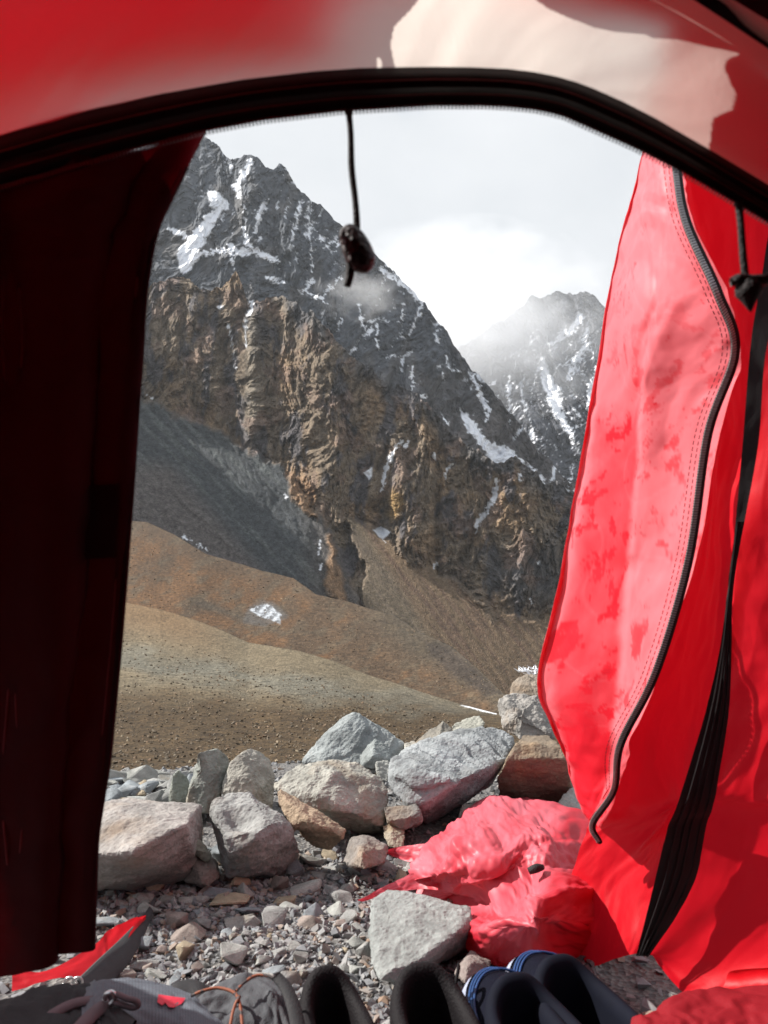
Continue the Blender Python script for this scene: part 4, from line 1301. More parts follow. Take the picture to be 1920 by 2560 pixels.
UP = curve([(-700, 640), (-300, 440), (0, 337), (181, 283), (398, 235), (603, 199), (784, 178), (900, 170), (1000, 168), (1084, 167), (1180, 168), (1269, 172), (1330, 179), (1392, 191), (1440, 205), (1484, 221), (1560, 255), (1638, 295), (1780, 377), (1920, 461), (2200, 650), (2700, 1100)])
LO = curve([(-700, 790), (-300, 580), (0, 473), (120, 440), (320, 382), (518, 331), (663, 304), (844, 283), (1000, 273), (1084, 268), (1207, 268), (1270, 271), (1330, 277), (1372, 285), (1410, 295), (1500, 335), (1589, 375), (1712, 437), (1920, 560), (2200, 760), (2700, 1200)])
DB = 0.50                                        # depth of the doorway arch
def wall_pt(px, py, d=DB):
    return P(px, py, d)

# inner canopy: front wall above the arch, roof over the camera, back wall down to the floor
cpx = [-700, -450, -200, 0, 200, 400, 600, 800, 1000, 1200, 1400, 1600, 1800, 2000, 2250, 2600]
rows = []
mid = lambda p: 0.55 * UP(p) + 0.45 * LO(p)
rows.append([P(p, mid(p), DB + 0.002) for p in cpx])
rows.append([P(p, mid(p) - 90, DB - 0.008) for p in cpx])
rows.append([P(p, mid(p) - 210, DB - 0.024) for p in cpx])
rows.append([P(p, mid(p) - 340, DB - 0.048) for p in cpx])
xs_r = np.linspace(-0.78, 0.78, len(cpx))
arch = lambda u, zt: zt * (1 - 0.72 * abs(u) ** 2.6)
us = xs_r / 0.78
rows.append([Vector((-0.52 + 1.04 * (u + 1) / 2, 0.16, 0.35 + arch(u, 0.83))) for u in us])
rows.append([Vector((-0.70 + 1.40 * (u + 1) / 2, -0.35, 0.10 + arch(u, 1.10))) for u in us])
rows.append([Vector((x, -1.0, arch(u, 1.02))) for x, u in zip(xs_r, us)])
rows.append([Vector((x, -1.6, 0.0 + 0.25 * (1 - abs(u)))) for x, u in zip(xs_r, us)])
CAN_ROWS = rows
def wall_folds(X, Y):
    t = 0.9 * X - 0.9 * Y + 0.03 * fbm(X * 6, Y * 6, 2, 771)
    return 0.0010 * pn2(t * 24, (X + Y) * 4, 772) + 0.0004 * pn2(t * 60, (X + Y) * 7, 773)
dense = list(range(-700, 2601, 150))
cloth('inner_wall', [[P(p, mid(p) + o, DB + dd) for p in dense] for o, dd in ((0, 0.002), (-90, -0.008), (-210, -0.024), (-340, -0.048), (-480, -0.085))], 330, 90, M_INNER, tent, (0, 0), 1.0, 21, world=True, folds=wall_folds)
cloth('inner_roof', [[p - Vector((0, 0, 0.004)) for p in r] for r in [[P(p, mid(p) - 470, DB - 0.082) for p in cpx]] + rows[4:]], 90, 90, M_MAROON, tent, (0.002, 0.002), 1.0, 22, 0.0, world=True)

# side walls, floor and groundsheet of the inner tent
for sgn in (-1, 1):
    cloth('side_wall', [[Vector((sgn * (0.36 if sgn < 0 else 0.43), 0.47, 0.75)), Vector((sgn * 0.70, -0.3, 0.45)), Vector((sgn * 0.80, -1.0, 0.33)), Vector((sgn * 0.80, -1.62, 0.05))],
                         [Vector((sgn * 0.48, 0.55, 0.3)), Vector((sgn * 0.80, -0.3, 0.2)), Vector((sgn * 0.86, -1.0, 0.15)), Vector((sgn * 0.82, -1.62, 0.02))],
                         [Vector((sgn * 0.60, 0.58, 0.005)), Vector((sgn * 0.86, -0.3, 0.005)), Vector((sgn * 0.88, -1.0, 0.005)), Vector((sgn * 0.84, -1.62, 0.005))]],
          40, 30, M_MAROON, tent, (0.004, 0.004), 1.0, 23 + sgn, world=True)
cloth('groundsheet', [[Vector((-0.62, 0.6, 0.03)), Vector((0, 0.62, 0.035)), Vector((0.62, 0.6, 0.03))], [Vector((-0.88, -0.5, 0.03)), Vector((0, -0.5, 0.035)), Vector((0.88, -0.5, 0.03))],
                      [Vector((-0.86, -1.64, 0.03)), Vector((0, -1.64, 0.03)), Vector((0.86, -1.64, 0.03))]], 40, 60, M_DARKRED, tent, (0.004, 0.004), 1.0, 27, world=True)

# fly: a red outer skin over the inner canopy; its unseen front is cut to throw a patch of sun on the inner wall
HOLE = [(1066, -20), (1030, 25), (986, 68), (977, 111), (983, 141), (989, 166), (985, 320), (1790, 480), (1766, 380), (1771, 335), (1779, 293), (1800, 283), (1826, 271), (1838, 235), (1836, 205), (1829, 180), (1838, 162), (1862, 143),
        (1800, 131), (1724, 114), (1640, 103), (1622, 92), (1540, 82), (1490, 71), (1429, 49), (1360, 18), (1324, -10), (1240, -60)]
FLY_OFF = np.array(SUN) * 0.05
def fly_keep(U, V, G):
    q = G - FLY_OFF
    # back to the pixel each point shades
    y, z = q[..., 1], q[..., 2] - CH
    dep = y * CP + z * SP
    px = 960 + F * q[..., 0] / dep
    py = 1280 - F * (z * CP - y * SP) / dep
    front = (y > 0.25)
    hole = polysd(px, py, HOLE) > 0
    slit = polysd(px, py, [(938, 190), (946, 128), (951, 190)]) > 0
    return ~(front & (hole | slit))
fpx = [-700, -450, -200, 0, 250, 500, 720, 860] + list(range(930, 1960, 60)) + [2100, 2300, 2600]
off = Vector(FLY_OFF)
fr = [[P(p, mid(p) + o, DB + dd) + off for p in fpx] for o, dd in ((14, 0.003), (0, 0.002), (-90, -0.008), (-210, -0.024), (-340, -0.048))]
fly = cloth('cutout_fly_front', fr, 420, 180, M_FLYRED, tent, (0.0, 0.0), 1.0, 31, keep=fly_keep, world=True)
cloth('fly_roof', [[p + off * 1.02 for p in r] for r in CAN_ROWS[3:]], 120, 120, M_FLYRED, tent, (0.002, 0.002), 1.0, 33, world=True)
# unseen fly front at left, added to keep sky light off the inner wall
cloth('unseen_fly_wall', [[P(p, mid(p) + 14, DB + 0.003) + off for p in (-700, -400, -150, 60, 200, 330)],
                         [P(-900, 900, .75), P(-500, 900, .78), P(-300, 900, .80), P(-200, 900, .82), P(-90, 900, .82), P(40, 900, .82)],
                         [P(-900, 1600, .95), P(-800, 1600, .98), P(-720, 1600, 1.0), P(-650, 1600, 1.02), P(-590, 1600, 1.03), P(-530, 1600, 1.04)],
                         [P(-900, 2540, .98), P(-800, 2520, 1.0), P(-700, 2500, 1.05), P(-620, 2490, 1.05), P(-560, 2480, 1.05), P(-500, 2475, 1.05)]], 70, 120, M_FLYRED, tent, (0.006, 0.005), 0.7, 35, world=True)

# black arch: outer tape, zip tape, seams, teeth
def band(name, f0, f1, d, thick, mat, parent, x0=-700, x1=2700, n=260):
    xs = np.linspace(x0, x1, n)
    V = []
    for x in xs:
        a, b = UP(x), LO(x)
        p0, p1 = a + (b - a) * f0, a + (b - a) * f1
        V.append([P(x, p0, d), P(x, (p0 + p1) / 2, d - thick), P(x, p1, d), P(x, (p0 + p1) / 2, d + thick * 0.5)])
    V = np.array([[tuple(q) for q in r] for r in V])
    idx = np.arange(n * 4).reshape(n, 4)
    q = np.stack([idx[:-1], np.roll(idx[:-1], -1, 1), np.roll(idx[1:], -1, 1), idx[1:]], -1).reshape(-1, 4)
    return link(name, np_mesh(name, V.reshape(-1, 3), q, True), mat, parent)
arch_tape = band('door_arch', 0.0, 0.50, DB - 0.004, 0.003, M_TAPE, tent)
band('zip_tape', 0.46, 0.97, DB - 0.001, 0.002, M_TAPE, arch_tape)
band('seam', 0.30, 0.325, DB - 0.0075, 0.0006, M_THREAD, arch_tape)
band('seam', 0.66, 0.68, DB - 0.0045, 0.0006, M_THREAD, arch_tape)
def teeth(name, pts, size, mat, parent, step):
    """pts: dense world polyline; little blocks standing on it"""
    A = np.array([tuple(p) for p in pts])
    L = np.concatenate([[0], np.cumsum(np.linalg.norm(np.diff(A, axis=0), axis=1))])
    s = np.arange(0, L[-1], step)
    C = np.stack([np.interp(s, L, A[:, i]) for i in range(3)], -1)
    T = np.gradient(C, axis=0)
    T /= np.linalg.norm(T, axis=1, keepdims=True)
    nrm = np.array([0, -1.0, 0.1])
    S = np.cross(T, nrm)
    S /= np.linalg.norm(S, axis=1, keepdims=True)
    corners = np.array([[a, b, c] for a in (-1, 1) for b in (-1, 1) for c in (-1, 1)], float)
    V, Q = [], []
    fq = np.array([[0, 1, 3, 2], [4, 6, 7, 5], [0, 4, 5, 1], [2, 3, 7, 6], [0, 2, 6, 4], [1, 5, 7, 3]])
    for i in range(len(C)):
        V.append(C[i] + corners[:, :1] * T[i] * size[0] + corners[:, 1:2] * S[i] * size[1] + corners[:, 2:] * nrm * size[2])
        Q.append(fq + 8 * i)
    o = link(name, np_mesh(name, np.concatenate(V), np.concatenate(Q), False), mat, parent)
    tag(o, kind='stuff')
    return o
xs = np.linspace(-100, 2050, 900)
teeth('zip_teeth', [P(x, LO(x) - 2, DB - 0.002) for x in xs], (0.0006, 0.0016, 0.0009), M_ZIP, arch_tape, 0.0024)
# roof seam tape at the upper right
cloth('roof_tape', [[(1650, -60, 0.43), (1735, 0, 0.43), (1830, 62, 0.435), (1935, 132, 0.44), (2060, 215, 0.45)], [(1760, -75, 0.425), (1860, -5, 0.425), (1935, 55, 0.43), (2020, 115, 0.435), (2130, 195, 0.445)]], 60, 8, M_TAPE, tent, (0, 0))

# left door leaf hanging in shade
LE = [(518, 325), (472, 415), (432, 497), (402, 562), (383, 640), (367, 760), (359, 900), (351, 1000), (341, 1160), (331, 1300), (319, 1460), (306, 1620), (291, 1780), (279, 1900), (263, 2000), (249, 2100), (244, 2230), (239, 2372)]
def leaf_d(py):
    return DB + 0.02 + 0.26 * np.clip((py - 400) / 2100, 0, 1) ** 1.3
rows = []
for (x, y) in LE:
    y2 = y + (60 if y > 2300 else 0)
    rows.append([(x, y, leaf_d(y) + 0.0), (x - 22, y + 1, leaf_d(y) - 0.004), (x - 110, y + 8, leaf_d(y) + 0.006), (x * 0.45, y + 30, leaf_d(y) - 0.008), (0, y + 55, leaf_d(y)), (-160, y + 70, leaf_d(y) - 0.02), (-420, y + 80, leaf_d(y) - 0.06)])
rows = [[(518, 325, DB + .02), (480, 335, DB + .016), (400, 352, DB + .02), (240, 395, DB + .012), (0, 465, DB + .02), (-160, 520, DB + .0), (-420, 640, DB - .04)]] + rows[1:]
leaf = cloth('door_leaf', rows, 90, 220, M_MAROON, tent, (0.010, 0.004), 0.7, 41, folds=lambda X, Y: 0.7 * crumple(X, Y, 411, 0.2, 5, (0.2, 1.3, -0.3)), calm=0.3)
tube('hem', [(x - 9, y, leaf_d(y) - 0.004) for x, y in LE[1:]], 0.0028, M_MAROON, leaf, 8, sub=4)
tube('hem_seam', [(x - 30, y, leaf_d(y) - 0.007) for x, y in LE[1:]], 0.0006, M_THREAD, leaf, 5, sub=4)
for xx in (14, 48):
    tube('seam', [(xx + 9 * math.sin(i * 1.3 + xx), 500 + 120 * i, leaf_d(500 + 120 * i) - 0.016) for i in range(16)], 0.0010, M_THREAD, leaf, 5, sub=4)
# a sewn patch on the leaf
cloth('patch', [[(180, 1215, leaf_d(1215) - 0.012), (300, 1210, leaf_d(1215) - 0.012)], [(180, 1400, leaf_d(1400) - 0.012), (292, 1395, leaf_d(1400) - 0.012)]], 10, 12, M_MAROON, leaf, (0.001, 0.001), 1.0, 45)
# right-hand inner wall just outside the frame
cloth('door_jamb', [[(2060, 545, 0.50), (2700, 980, 0.49)], [(2080, 1300, 0.52), (2900, 1300, 0.48)], [(2120, 2400, 0.62), (3000, 2500, 0.55)]], 20, 60, M_MAROON, tent, (0.004, 0.004), 1.0, 47)

# pull cords
pc = tube('pull_cord', [(872, 276, .498), (877, 340, .498), (879, 420, .499), (888, 500, .499), (892, 560, .499), (890, 600, .499)], [.0021, .0020, .0022, .0021, .0023, .0022], M_CORD, tent, 10)
M_KNOT = mat_plain('dark_red_cord_lock', (0.010, 0.003, 0.004), 0.5, bump=(260.0, 0.8, 0.002))
tube('knot', [(868, 572, .499), (876, 590, .498), (893, 625, .497), (903, 655, .497), (900, 680, .498)], [.0050, .0080, .0095, .0090, .0045], M_KNOT, pc, 12)
tube('cord_end', [(878, 655, .499), (874, 690, .499), (868, 716, .499)], [.0032, .0028, .0024], M_CORD, pc, 8)
tc2 = tube('toggle_cord', [(1846, 505, .496), (1852, 560, .496), (1857, 630, .496), (1864, 700, .496)], [.0026, .0023, .0024, .0025], M_CORD, tent, 10)
tube('toggle', [(1826, 706, .495), (1850, 700, .494), (1880, 704, .494), (1925, 697, .494)], [.0028, .0042, .0046, .0040], M_KNOT, tc2, 10)
tube('knot', [(1868, 705, .496), (1872, 730, .495), (1874, 752, .495), (1877, 780, .496)], [.0075, .0085, .0050, .0006], M_CORD, tc2, 10)

# ---- the fly door, drawn aside to the right
FL = [(1606, 300), (1588, 400), (1562, 540), (1520, 745), (1482, 960), (1444, 1190), (1402, 1420), (1343, 1690), (1374, 1830), (1425, 1975), (1462, 2050)]
FM = [(1652, 330), (1646, 430), (1634, 560), (1602, 750), (1588, 960), (1571, 1160), (1551, 1400), (1538, 1660), (1512, 1850), (1488, 1985), (1474, 2058)]
FZ = [(1690, 370), (1694, 440), (1718, 560), (1796, 735), (1838, 880), (1770, 1085), (1722, 1400), (1640, 1680), (1552, 1860), (1535, 1975), (1482, 2060)]
dL = np.interp(np.arange(11), [0, 3, 7, 10], [1.16, 1.24, 1.34, 1.30])
dM = np.interp(np.arange(11), [0, 3, 7, 10], [1.03, 1.04, 1.17, 1.24])
dZ = np.interp(np.arange(11), [0, 3, 7, 10], [0.93, 0.90, 1.03, 1.22])
rows = []
for i in range(11):
    l_, m_, z_ = (*FL[i], dL[i]), (*FM[i], dM[i]), (*FZ[i], dZ[i])
    lm = tuple((a + b) / 2 for a, b in zip(l_, m_))
    mz = tuple((a + b) / 2 for a, b in zip(m_, z_))
    back = (l_[0] + 55, l_[1], l_[2] + 0.10)
    rows.append([back, (l_[0] + 4, l_[1], l_[2] + 0.02), l_, (lm[0], lm[1], lm[2] - 0.015), m_, (mz[0], mz[1], mz[2] + 0.008), z_])
def flap_sheen(U, V):  # glare of sun and sky on the coating, painted pale over the red
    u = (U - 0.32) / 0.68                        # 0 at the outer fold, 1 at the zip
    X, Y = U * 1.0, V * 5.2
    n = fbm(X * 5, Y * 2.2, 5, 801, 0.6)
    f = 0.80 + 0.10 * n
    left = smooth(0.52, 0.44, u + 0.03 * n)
    f = f - 0.62 * smooth(0.34, 0.50, V + 0.06 * n) * left * smooth(0.02, 0.14, u + 0.04 * n)      # outer strip turned another way: less sheen painted low down
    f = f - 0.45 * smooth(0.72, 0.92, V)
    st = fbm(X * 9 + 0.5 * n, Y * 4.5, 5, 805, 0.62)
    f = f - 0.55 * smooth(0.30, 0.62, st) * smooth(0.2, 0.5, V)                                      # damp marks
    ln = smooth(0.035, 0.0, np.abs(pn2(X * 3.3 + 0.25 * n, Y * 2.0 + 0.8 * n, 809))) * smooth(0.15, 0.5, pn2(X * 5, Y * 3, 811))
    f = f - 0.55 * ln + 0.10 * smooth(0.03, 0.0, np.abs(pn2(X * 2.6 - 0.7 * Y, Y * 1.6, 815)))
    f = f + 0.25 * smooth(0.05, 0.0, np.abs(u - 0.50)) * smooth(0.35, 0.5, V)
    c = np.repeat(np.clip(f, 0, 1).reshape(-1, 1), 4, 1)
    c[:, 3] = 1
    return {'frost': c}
flap = cloth('fly_door', rows, 150, 340, M_FLYPINK, tent, (0.008, 0.002), 0.30, 51, cols=flap_sheen, folds=lambda X, Y: 0.75 * crumple(X, Y, 511, 0.20, 8, (0.15, 1.2, 0.5, -0.4)))
zpts = [(x, y, d - 0.004) for (x, y), d in zip(FZ, dZ)] + [(1500, 2106, 1.225)]
zip_door = tube('fly_zip', zpts, [.0056] * 9 + [.0050, .0052, .0040], M_TAPE, flap, 10, sub=14)
W = cr_weights(len(zpts), 500)
zw = W @ np.array([tuple(P(a - 4, b, c - 0.0082)) for a, b, c in zpts])
teeth('zip_teeth', zw, (0.0010, 0.0030, 0.0014), M_TEETH, zip_door, 0.0034)

# stitched hem along the zip
def dashes(name, pts, rad, mat, parent, dash=0.005, gap=0.003):
    A = cr_weights(len(pts), 400) @ np.array([tuple(P(*p)) for p in pts])
    L = np.concatenate([[0], np.cumsum(np.linalg.norm(np.diff(A, axis=0), axis=1))])
    s, V, Q = 0.0, [], []
    while s + dash < L[-1]:
        p0, p1 = (np.array([np.interp(t, L, A[:, i]) for i in range(3)]) for t in (s, s + dash))
        T = (p1 - p0) / np.linalg.norm(p1 - p0)
        S = np.cross(T, [0, 1, 0.1])
        S /= np.linalg.norm(S)
        O = np.cross(S, T)
        k = len(V)
        for p in (p0, p1):
            V += [p + S * rad, p - O * rad, p - S * rad, p + O * rad]
        Q += [[k, k + 1, k + 5, k + 4], [k + 1, k + 2, k + 6, k + 5], [k + 2, k + 3, k + 7, k + 6], [k + 3, k, k + 4, k + 7]]
        s += dash + gap
    o = link(name, np_mesh(name, np.array(V), np.array(Q)), mat, parent)
    tag(o, kind='stuff')
    return o
for off_px in (20, 32):
    dashes('stitching', [(x - off_px * (1.0 if y < 1900 else 0.6), y, dd + (0.004 if y < 900 else 0.006) * off_px / 20 - 0.012) for (x, y), dd in zip(FZ[:-1], dZ)], 0.0006, M_THREAD, flap)

# the panel behind it, sweeping down to the heap on the ground
SL = [(1930, 520), (1905, 690), (1878, 850), (1857, 1100), (1839, 1303), (1821, 1466), (1798, 1629), (1760, 1791), (1698, 1995), (1668, 2070), (1634, 2215), (1590, 2388)]
SR = [(1985, 520), (1965, 690), (1915, 880), (1897, 1100), (1862, 1303), (1834, 1466), (1829, 1629), (1821, 1791), (1788, 1995), (1767, 2060), (1729, 2220), (1622, 2392)]
dS = np.interp(np.arange(12), [0, 4, 8, 11], [0.84, 0.90, 1.02, 1.14])
PL = [(1640, 380), (1680, 560), (1720, 760), (1730, 950), (1690, 1150), (1650, 1420), (1570, 1690), (1500, 1870), (1470, 2020), (1445, 2100), (1395, 2240), (1370, 2380)]
dP = np.interp(np.arange(12), [0, 4, 8, 11], [1.10, 1.12, 1.32, 1.36])
rows = []
for i in range(12):
    a, b = (*PL[i], dP[i]), (SL[i][0] * 0.35 + SR[i][0] * 0.65, SL[i][1] * 0.35 + SR[i][1] * 0.65, dS[i] + 0.02)
    rows.append([tuple(a[k] + (b[k] - a[k]) * t for k in range(3)) for t in (0, 0.33, 0.66, 1.0)])
rows[-1] = [(1365, 2392, 1.32), (1450, 2412, 1.25), (1530, 2394, 1.20), (1620, 2380, 1.152)]
cloth('fly_panel', rows, 110, 260, M_FLYRED, tent, (0.010, 0.003), 0.4, 61, folds=lambda X, Y: 0.85 * crumple(X, Y, 611, 0.24, 8, (0.2, -0.3, 0.5)))
# black zip tape of the fly with its ridges
rows = []
for i in range(12):
    a, b = (*SL[i], dS[i]), (*SR[i], dS[i] - 0.006)
    rows.append([tuple(a[k] + (b[k] - a[k]) * t for k in range(3)) for t in (0, 0.2, 0.45, 0.7, 1.0)])
tape = cloth('fly_tape', rows, 24, 200, M_TAPE, tent, (0.003, 0.002), 1.0, 65)
for t in (0.25, 0.45, 0.62, 0.85):
    tube('tape_ridge', [(SL[i][0] + (SR[i][0] - SL[i][0]) * t, SL[i][1] + (SR[i][1] - SL[i][1]) * t, dS[i] - 0.006) for i in range(4, 12)], 0.0010, M_TAPE, tape, 6, sub=10)
# bright side wall on the right
rows = []
BR = [(2330, 480), (2330, 650), (2330, 850), (2330, 1100), (2330, 1303), (2330, 1466), (2330, 1629), (2330, 1791), (2330, 1995), (2330, 2060), (2330, 2205), (2330, 2400)]
for i in range(12):
    a, b = (SL[i][0] * 0.5 + SR[i][0] * 0.5, SR[i][1], dS[i] + 0.012), (*BR[i], 0.70 + 0.012 * i)
    rows.append([tuple(a[k] + (b[k] - a[k]) * t for k in range(3)) for t in (0, 0.25, 0.5, 0.75, 1.0)])
rows.append([(1600, 2402, 1.17), (1690, 2478, 1.10), (1765, 2462, 1.06), (1920, 2442, 1.0), (2330, 2440, 0.86)])
cloth('fly_side_wall', rows, 130, 260, M_FLYRED, tent, (0.012, 0.004), 0.35, 71, folds=lambda X, Y: 0.85 * crumple(X, Y, 711, 0.26, 8, (0.3, -0.35, 0.1)))
# sill of the inner tent at the lower right
cloth('door_sill', [[(1560, 2640, 0.80), (1600, 2555, 0.86), (1665, 2502, 0.90), (1770, 2472, 0.92), (1930, 2456, 0.92), (2300, 2440, 0.86)],
                    [(1570, 2760, 0.72), (1650, 2620, 0.78), (1730, 2570, 0.82), (1820, 2545, 0.84), (1960, 2530, 0.84), (2300, 2520, 0.8)],
                    [(1600, 2900, 0.66), (1700, 2760, 0.70), (1800, 2700, 0.74), (1900, 2680, 0.76), (2000, 2660, 0.76), (2300, 2650, 0.72)]], 80, 50, M_DARKRED, tent, (0.008, 0.006), 1.2, 75)

# ---- the heap of loose fly fabric on the ground
def heap_sheen(U, V):  # sunlit pink sheen of the cloth, painted into its colour in mottles
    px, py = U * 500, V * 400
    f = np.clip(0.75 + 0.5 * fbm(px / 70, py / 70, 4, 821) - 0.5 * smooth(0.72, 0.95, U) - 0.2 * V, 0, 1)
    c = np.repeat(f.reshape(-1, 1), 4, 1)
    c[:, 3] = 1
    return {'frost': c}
def hz(px, py, z):
    e = (1280 - py) / F
    return (px, py, (z - CH) / (SP + e * CP))
def back(p, k=0.12):
    return (p[0], p[1], p[2] + k)
rows = [[hz(1062, 2135, .0), hz(1108, 2078, .0), hz(1160, 2034, .0), hz(1225, 2008, .0), hz(1300, 2012, .0), hz(1390, 2022, .0), back(hz(1500, 2040, .03))],
        [hz(1056, 2148, .025), hz(1102, 2090, .05), hz(1158, 2040, .085), hz(1225, 2000, .115), hz(1302, 2006, .12), hz(1392, 2020, .115), back(hz(1505, 2055, .12))],
        [hz(1040, 2168, .035), hz(1092, 2128, .080), hz(1150, 2090, .125), hz(1222, 2066, .150), hz(1302, 2062, .150), hz(1392, 2076, .140), back(hz(1500, 2110, .13))],
        [hz(1022, 2195, .03), hz(1082, 2180, .075), hz(1150, 2160, .105), hz(1222, 2140, .130), hz(1304, 2130, .130), hz(1392, 2140, .125), back(hz(1490, 2165, .13))],
        [hz(1030, 2222, .012), hz(1090, 2226, .035), hz(1160, 2226, .060), hz(1212, 2206, .088), hz(1290, 2192, .100), hz(1372, 2190, .115), back(hz(1490, 2210, .13))],
        [hz(1042, 2232, .006), hz(1096, 2240, .012), hz(1166, 2250, .030), hz(1206, 2262, .085), hz(1286, 2246, .128), hz(1378, 2236, .140), back(hz(1500, 2260, .12))],
        [hz(1045, 2236, .003), hz(1100, 2245, .004), hz(1170, 2266, .012), hz(1192, 2318, .072), hz(1268, 2318, .110), hz(1370, 2316, .125), back(hz(1500, 2320, .11))],
        [hz(1046, 2238, .0), hz(1102, 2247, .0), hz(1174, 2276, .0), hz(1192, 2356, .028), hz(1256, 2380, .045), hz(1350, 2384, .060), back(hz(1490, 2370, .06))],
        [hz(1046, 2239, -.01), hz(1102, 2248, -.01), hz(1176, 2280, -.01), hz(1200, 2362, .004), hz(1262, 2394, .006), hz(1355, 2404, .006), back(hz(1490, 2390, .01))]]
heap = cloth('crumpled_skirt', rows, 230, 230, M_HEAP, tent, (0.008, 0.004), 0.5, 83, cols=heap_sheen, folds=lambda X, Y: 1.9 * crumple(X, Y, 837, 0.22, 9) - 0.033)
for seed, R in ((91, [[hz(895, 2250, .012), hz(930, 2232, .018), hz(985, 2205, .03), hz(1045, 2178, .045), hz(1090, 2165, .06)], [hz(897, 2251, .004), hz(940, 2243, .01), hz(1000, 2228, .018), hz(1050, 2222, .02), hz(1095, 2225, .03)]]),
                (92, [[hz(958, 2126, .035), hz(990, 2118, .042), hz(1030, 2113, .05), hz(1075, 2108, .06), hz(1110, 2095, .07)], [hz(960, 2128, .028), hz(985, 2142, .02), hz(1030, 2156, .02), hz(1070, 2158, .03), hz(1105, 2150, .05)]])):
    cloth('skirt_corner', R, 60, 24, M_HEAP, heap, (0.003, 0.004), 2.0, seed, cols=heap_sheen)
tube('cord_lock', [hz(1322, 2178, .125), hz(1340, 2171, .130), hz(1356, 2168, .128)], [.006, .0075, .005], M_CORD, heap, 10)

# ---- left edge of the fly: sunlit red hem and grey webbing to its peg
hem = cloth('fly_hem', [[(30, 2430, 1.13), (120, 2425, 1.15), (236, 2362, 1.23), (268, 2330, 1.28), (330, 2298, 1.34), (362, 2288, 1.37)],
                  [(30, 2478, 1.10), (125, 2452, 1.13), (240, 2440, 1.17), (285, 2395, 1.22), (338, 2325, 1.31), (364, 2298, 1.36)]], 60, 16, M_FLYRED, tent, (0.004, 0.004), 1.2, 95)
M_WEB = mat_plain('charcoal_webbing', (0.045, 0.047, 0.05), 0.8, bump=(700.0, 0.5, 0.001))
ribbon('peg_strap', [(215, 2480, 1.13, .022), (262, 2430, 1.18, .021), (312, 2375, 1.25, .018), (350, 2322, 1.33, .012), (372, 2285, 1.40, .007), (387, 2245, 1.46, .002)], M_WEB, tent, 0.003, lay=(0.45, -0.75, 0.45))
M_METAL = mat_plain('steel', (0.55, 0.55, 0.56), 0.3, 0.5, 1.0)
for dx in (0, 20):
    tube('hem_ring', [(160 + dx, 2458, 1.10), (166 + dx, 2446, 1.10), (180 + dx, 2444, 1.10), (186 + dx, 2456, 1.10), (176 + dx, 2470, 1.10)], 0.0016, M_METAL, hem, 8)
# ------------------------------------------------------------------ backpack
def mat_ripstop():
    m, n, l, b = new_mat('grey_ripstop')
    at = N(n, 'ShaderNodeAttribute', attribute_name='cloth')
    mp = N(n, 'ShaderNodeMapping')
    mp.inputs['Scale'].default_value = (330, 330, 0)
    br = N(n, 'ShaderNodeTexBrick')
    br.offset = 0.0
    br.inputs['Color1'].default_value = (0.10, 0.115, 0.14, 1)
    br.inputs['Color2'].default_value = (0.115, 0.13, 0.155, 1)
    br.inputs['Mortar'].default_value = (0.05, 0.06, 0.075, 1)
    br.inputs['Scale'].default_value = 1.0
    br.inputs['Mortar Size'].default_value = 0.12
    br.inputs['Brick Width'].default_value = 1.0
    br.inputs['Row Height'].default_value = 1.0
    l.new(at.outputs['Vector'], mp.inputs['Vector'])
    l.new(mp.outputs['Vector'], br.inputs['Vector'])
    l.new(br.outputs['Color'], b.inputs['Base Color'])
    bp = N(n, 'ShaderNodeBump', Strength=0.35, Distance=0.0008)
    l.new(br.outputs['Fac'], bp.inputs['Height'])
    l.new(bp.outputs['Normal'], b.inputs['Normal'])
    b.inputs['Roughness'].default_value = 0.6
    return m
M_RIP = mat_ripstop()
M_BLACKF = mat_plain('black_pack_cloth', (0.018, 0.018, 0.02), 0.75, 0.3, bump=(420.0, 0.4, 0.001))
M_GREYW = mat_plain('grey_mesh_panel', (0.06, 0.063, 0.07), 0.8, 0.3, bump=(500.0, 0.5, 0.001))
M_STRAP = mat_plain('mauve_webbing', (0.12, 0.085, 0.095), 0.65, 0.35)
M_LOGO = mat_plain('red_print', (0.62, 0.03, 0.06), 0.5)
def mat_speckcord():
    m, n, l, b = new_mat('orange_black_cord')
    tc = N(n, 'ShaderNodeTexCoord')
    vo = N(n, 'ShaderNodeTexVoronoi', Scale=190.0)
    l.new(tc.outputs['Object'], vo.inputs['Vector'])
    s = N(n, 'ShaderNodeSeparateColor')
    l.new(vo.outputs['Color'], s.inputs['Color'])
    ra = N(n, 'ShaderNodeValToRGB')
    ra.color_ramp.interpolation = 'CONSTANT'
    ra.color_ramp.elements[0].color = (0.05, 0.04, 0.04, 1)
    ra.color_ramp.elements[1].color = (0.24, 0.07, 0.03, 1)
    ra.color_ramp.elements[1].position = 0.45
    l.new(s.outputs['Red'], ra.inputs['Fac'])
    l.new(ra.outputs['Color'], b.inputs['Base Color'])
    b.inputs['Roughness'].default_value = 0.7
    return m
M_SPECK = mat_speckcord()

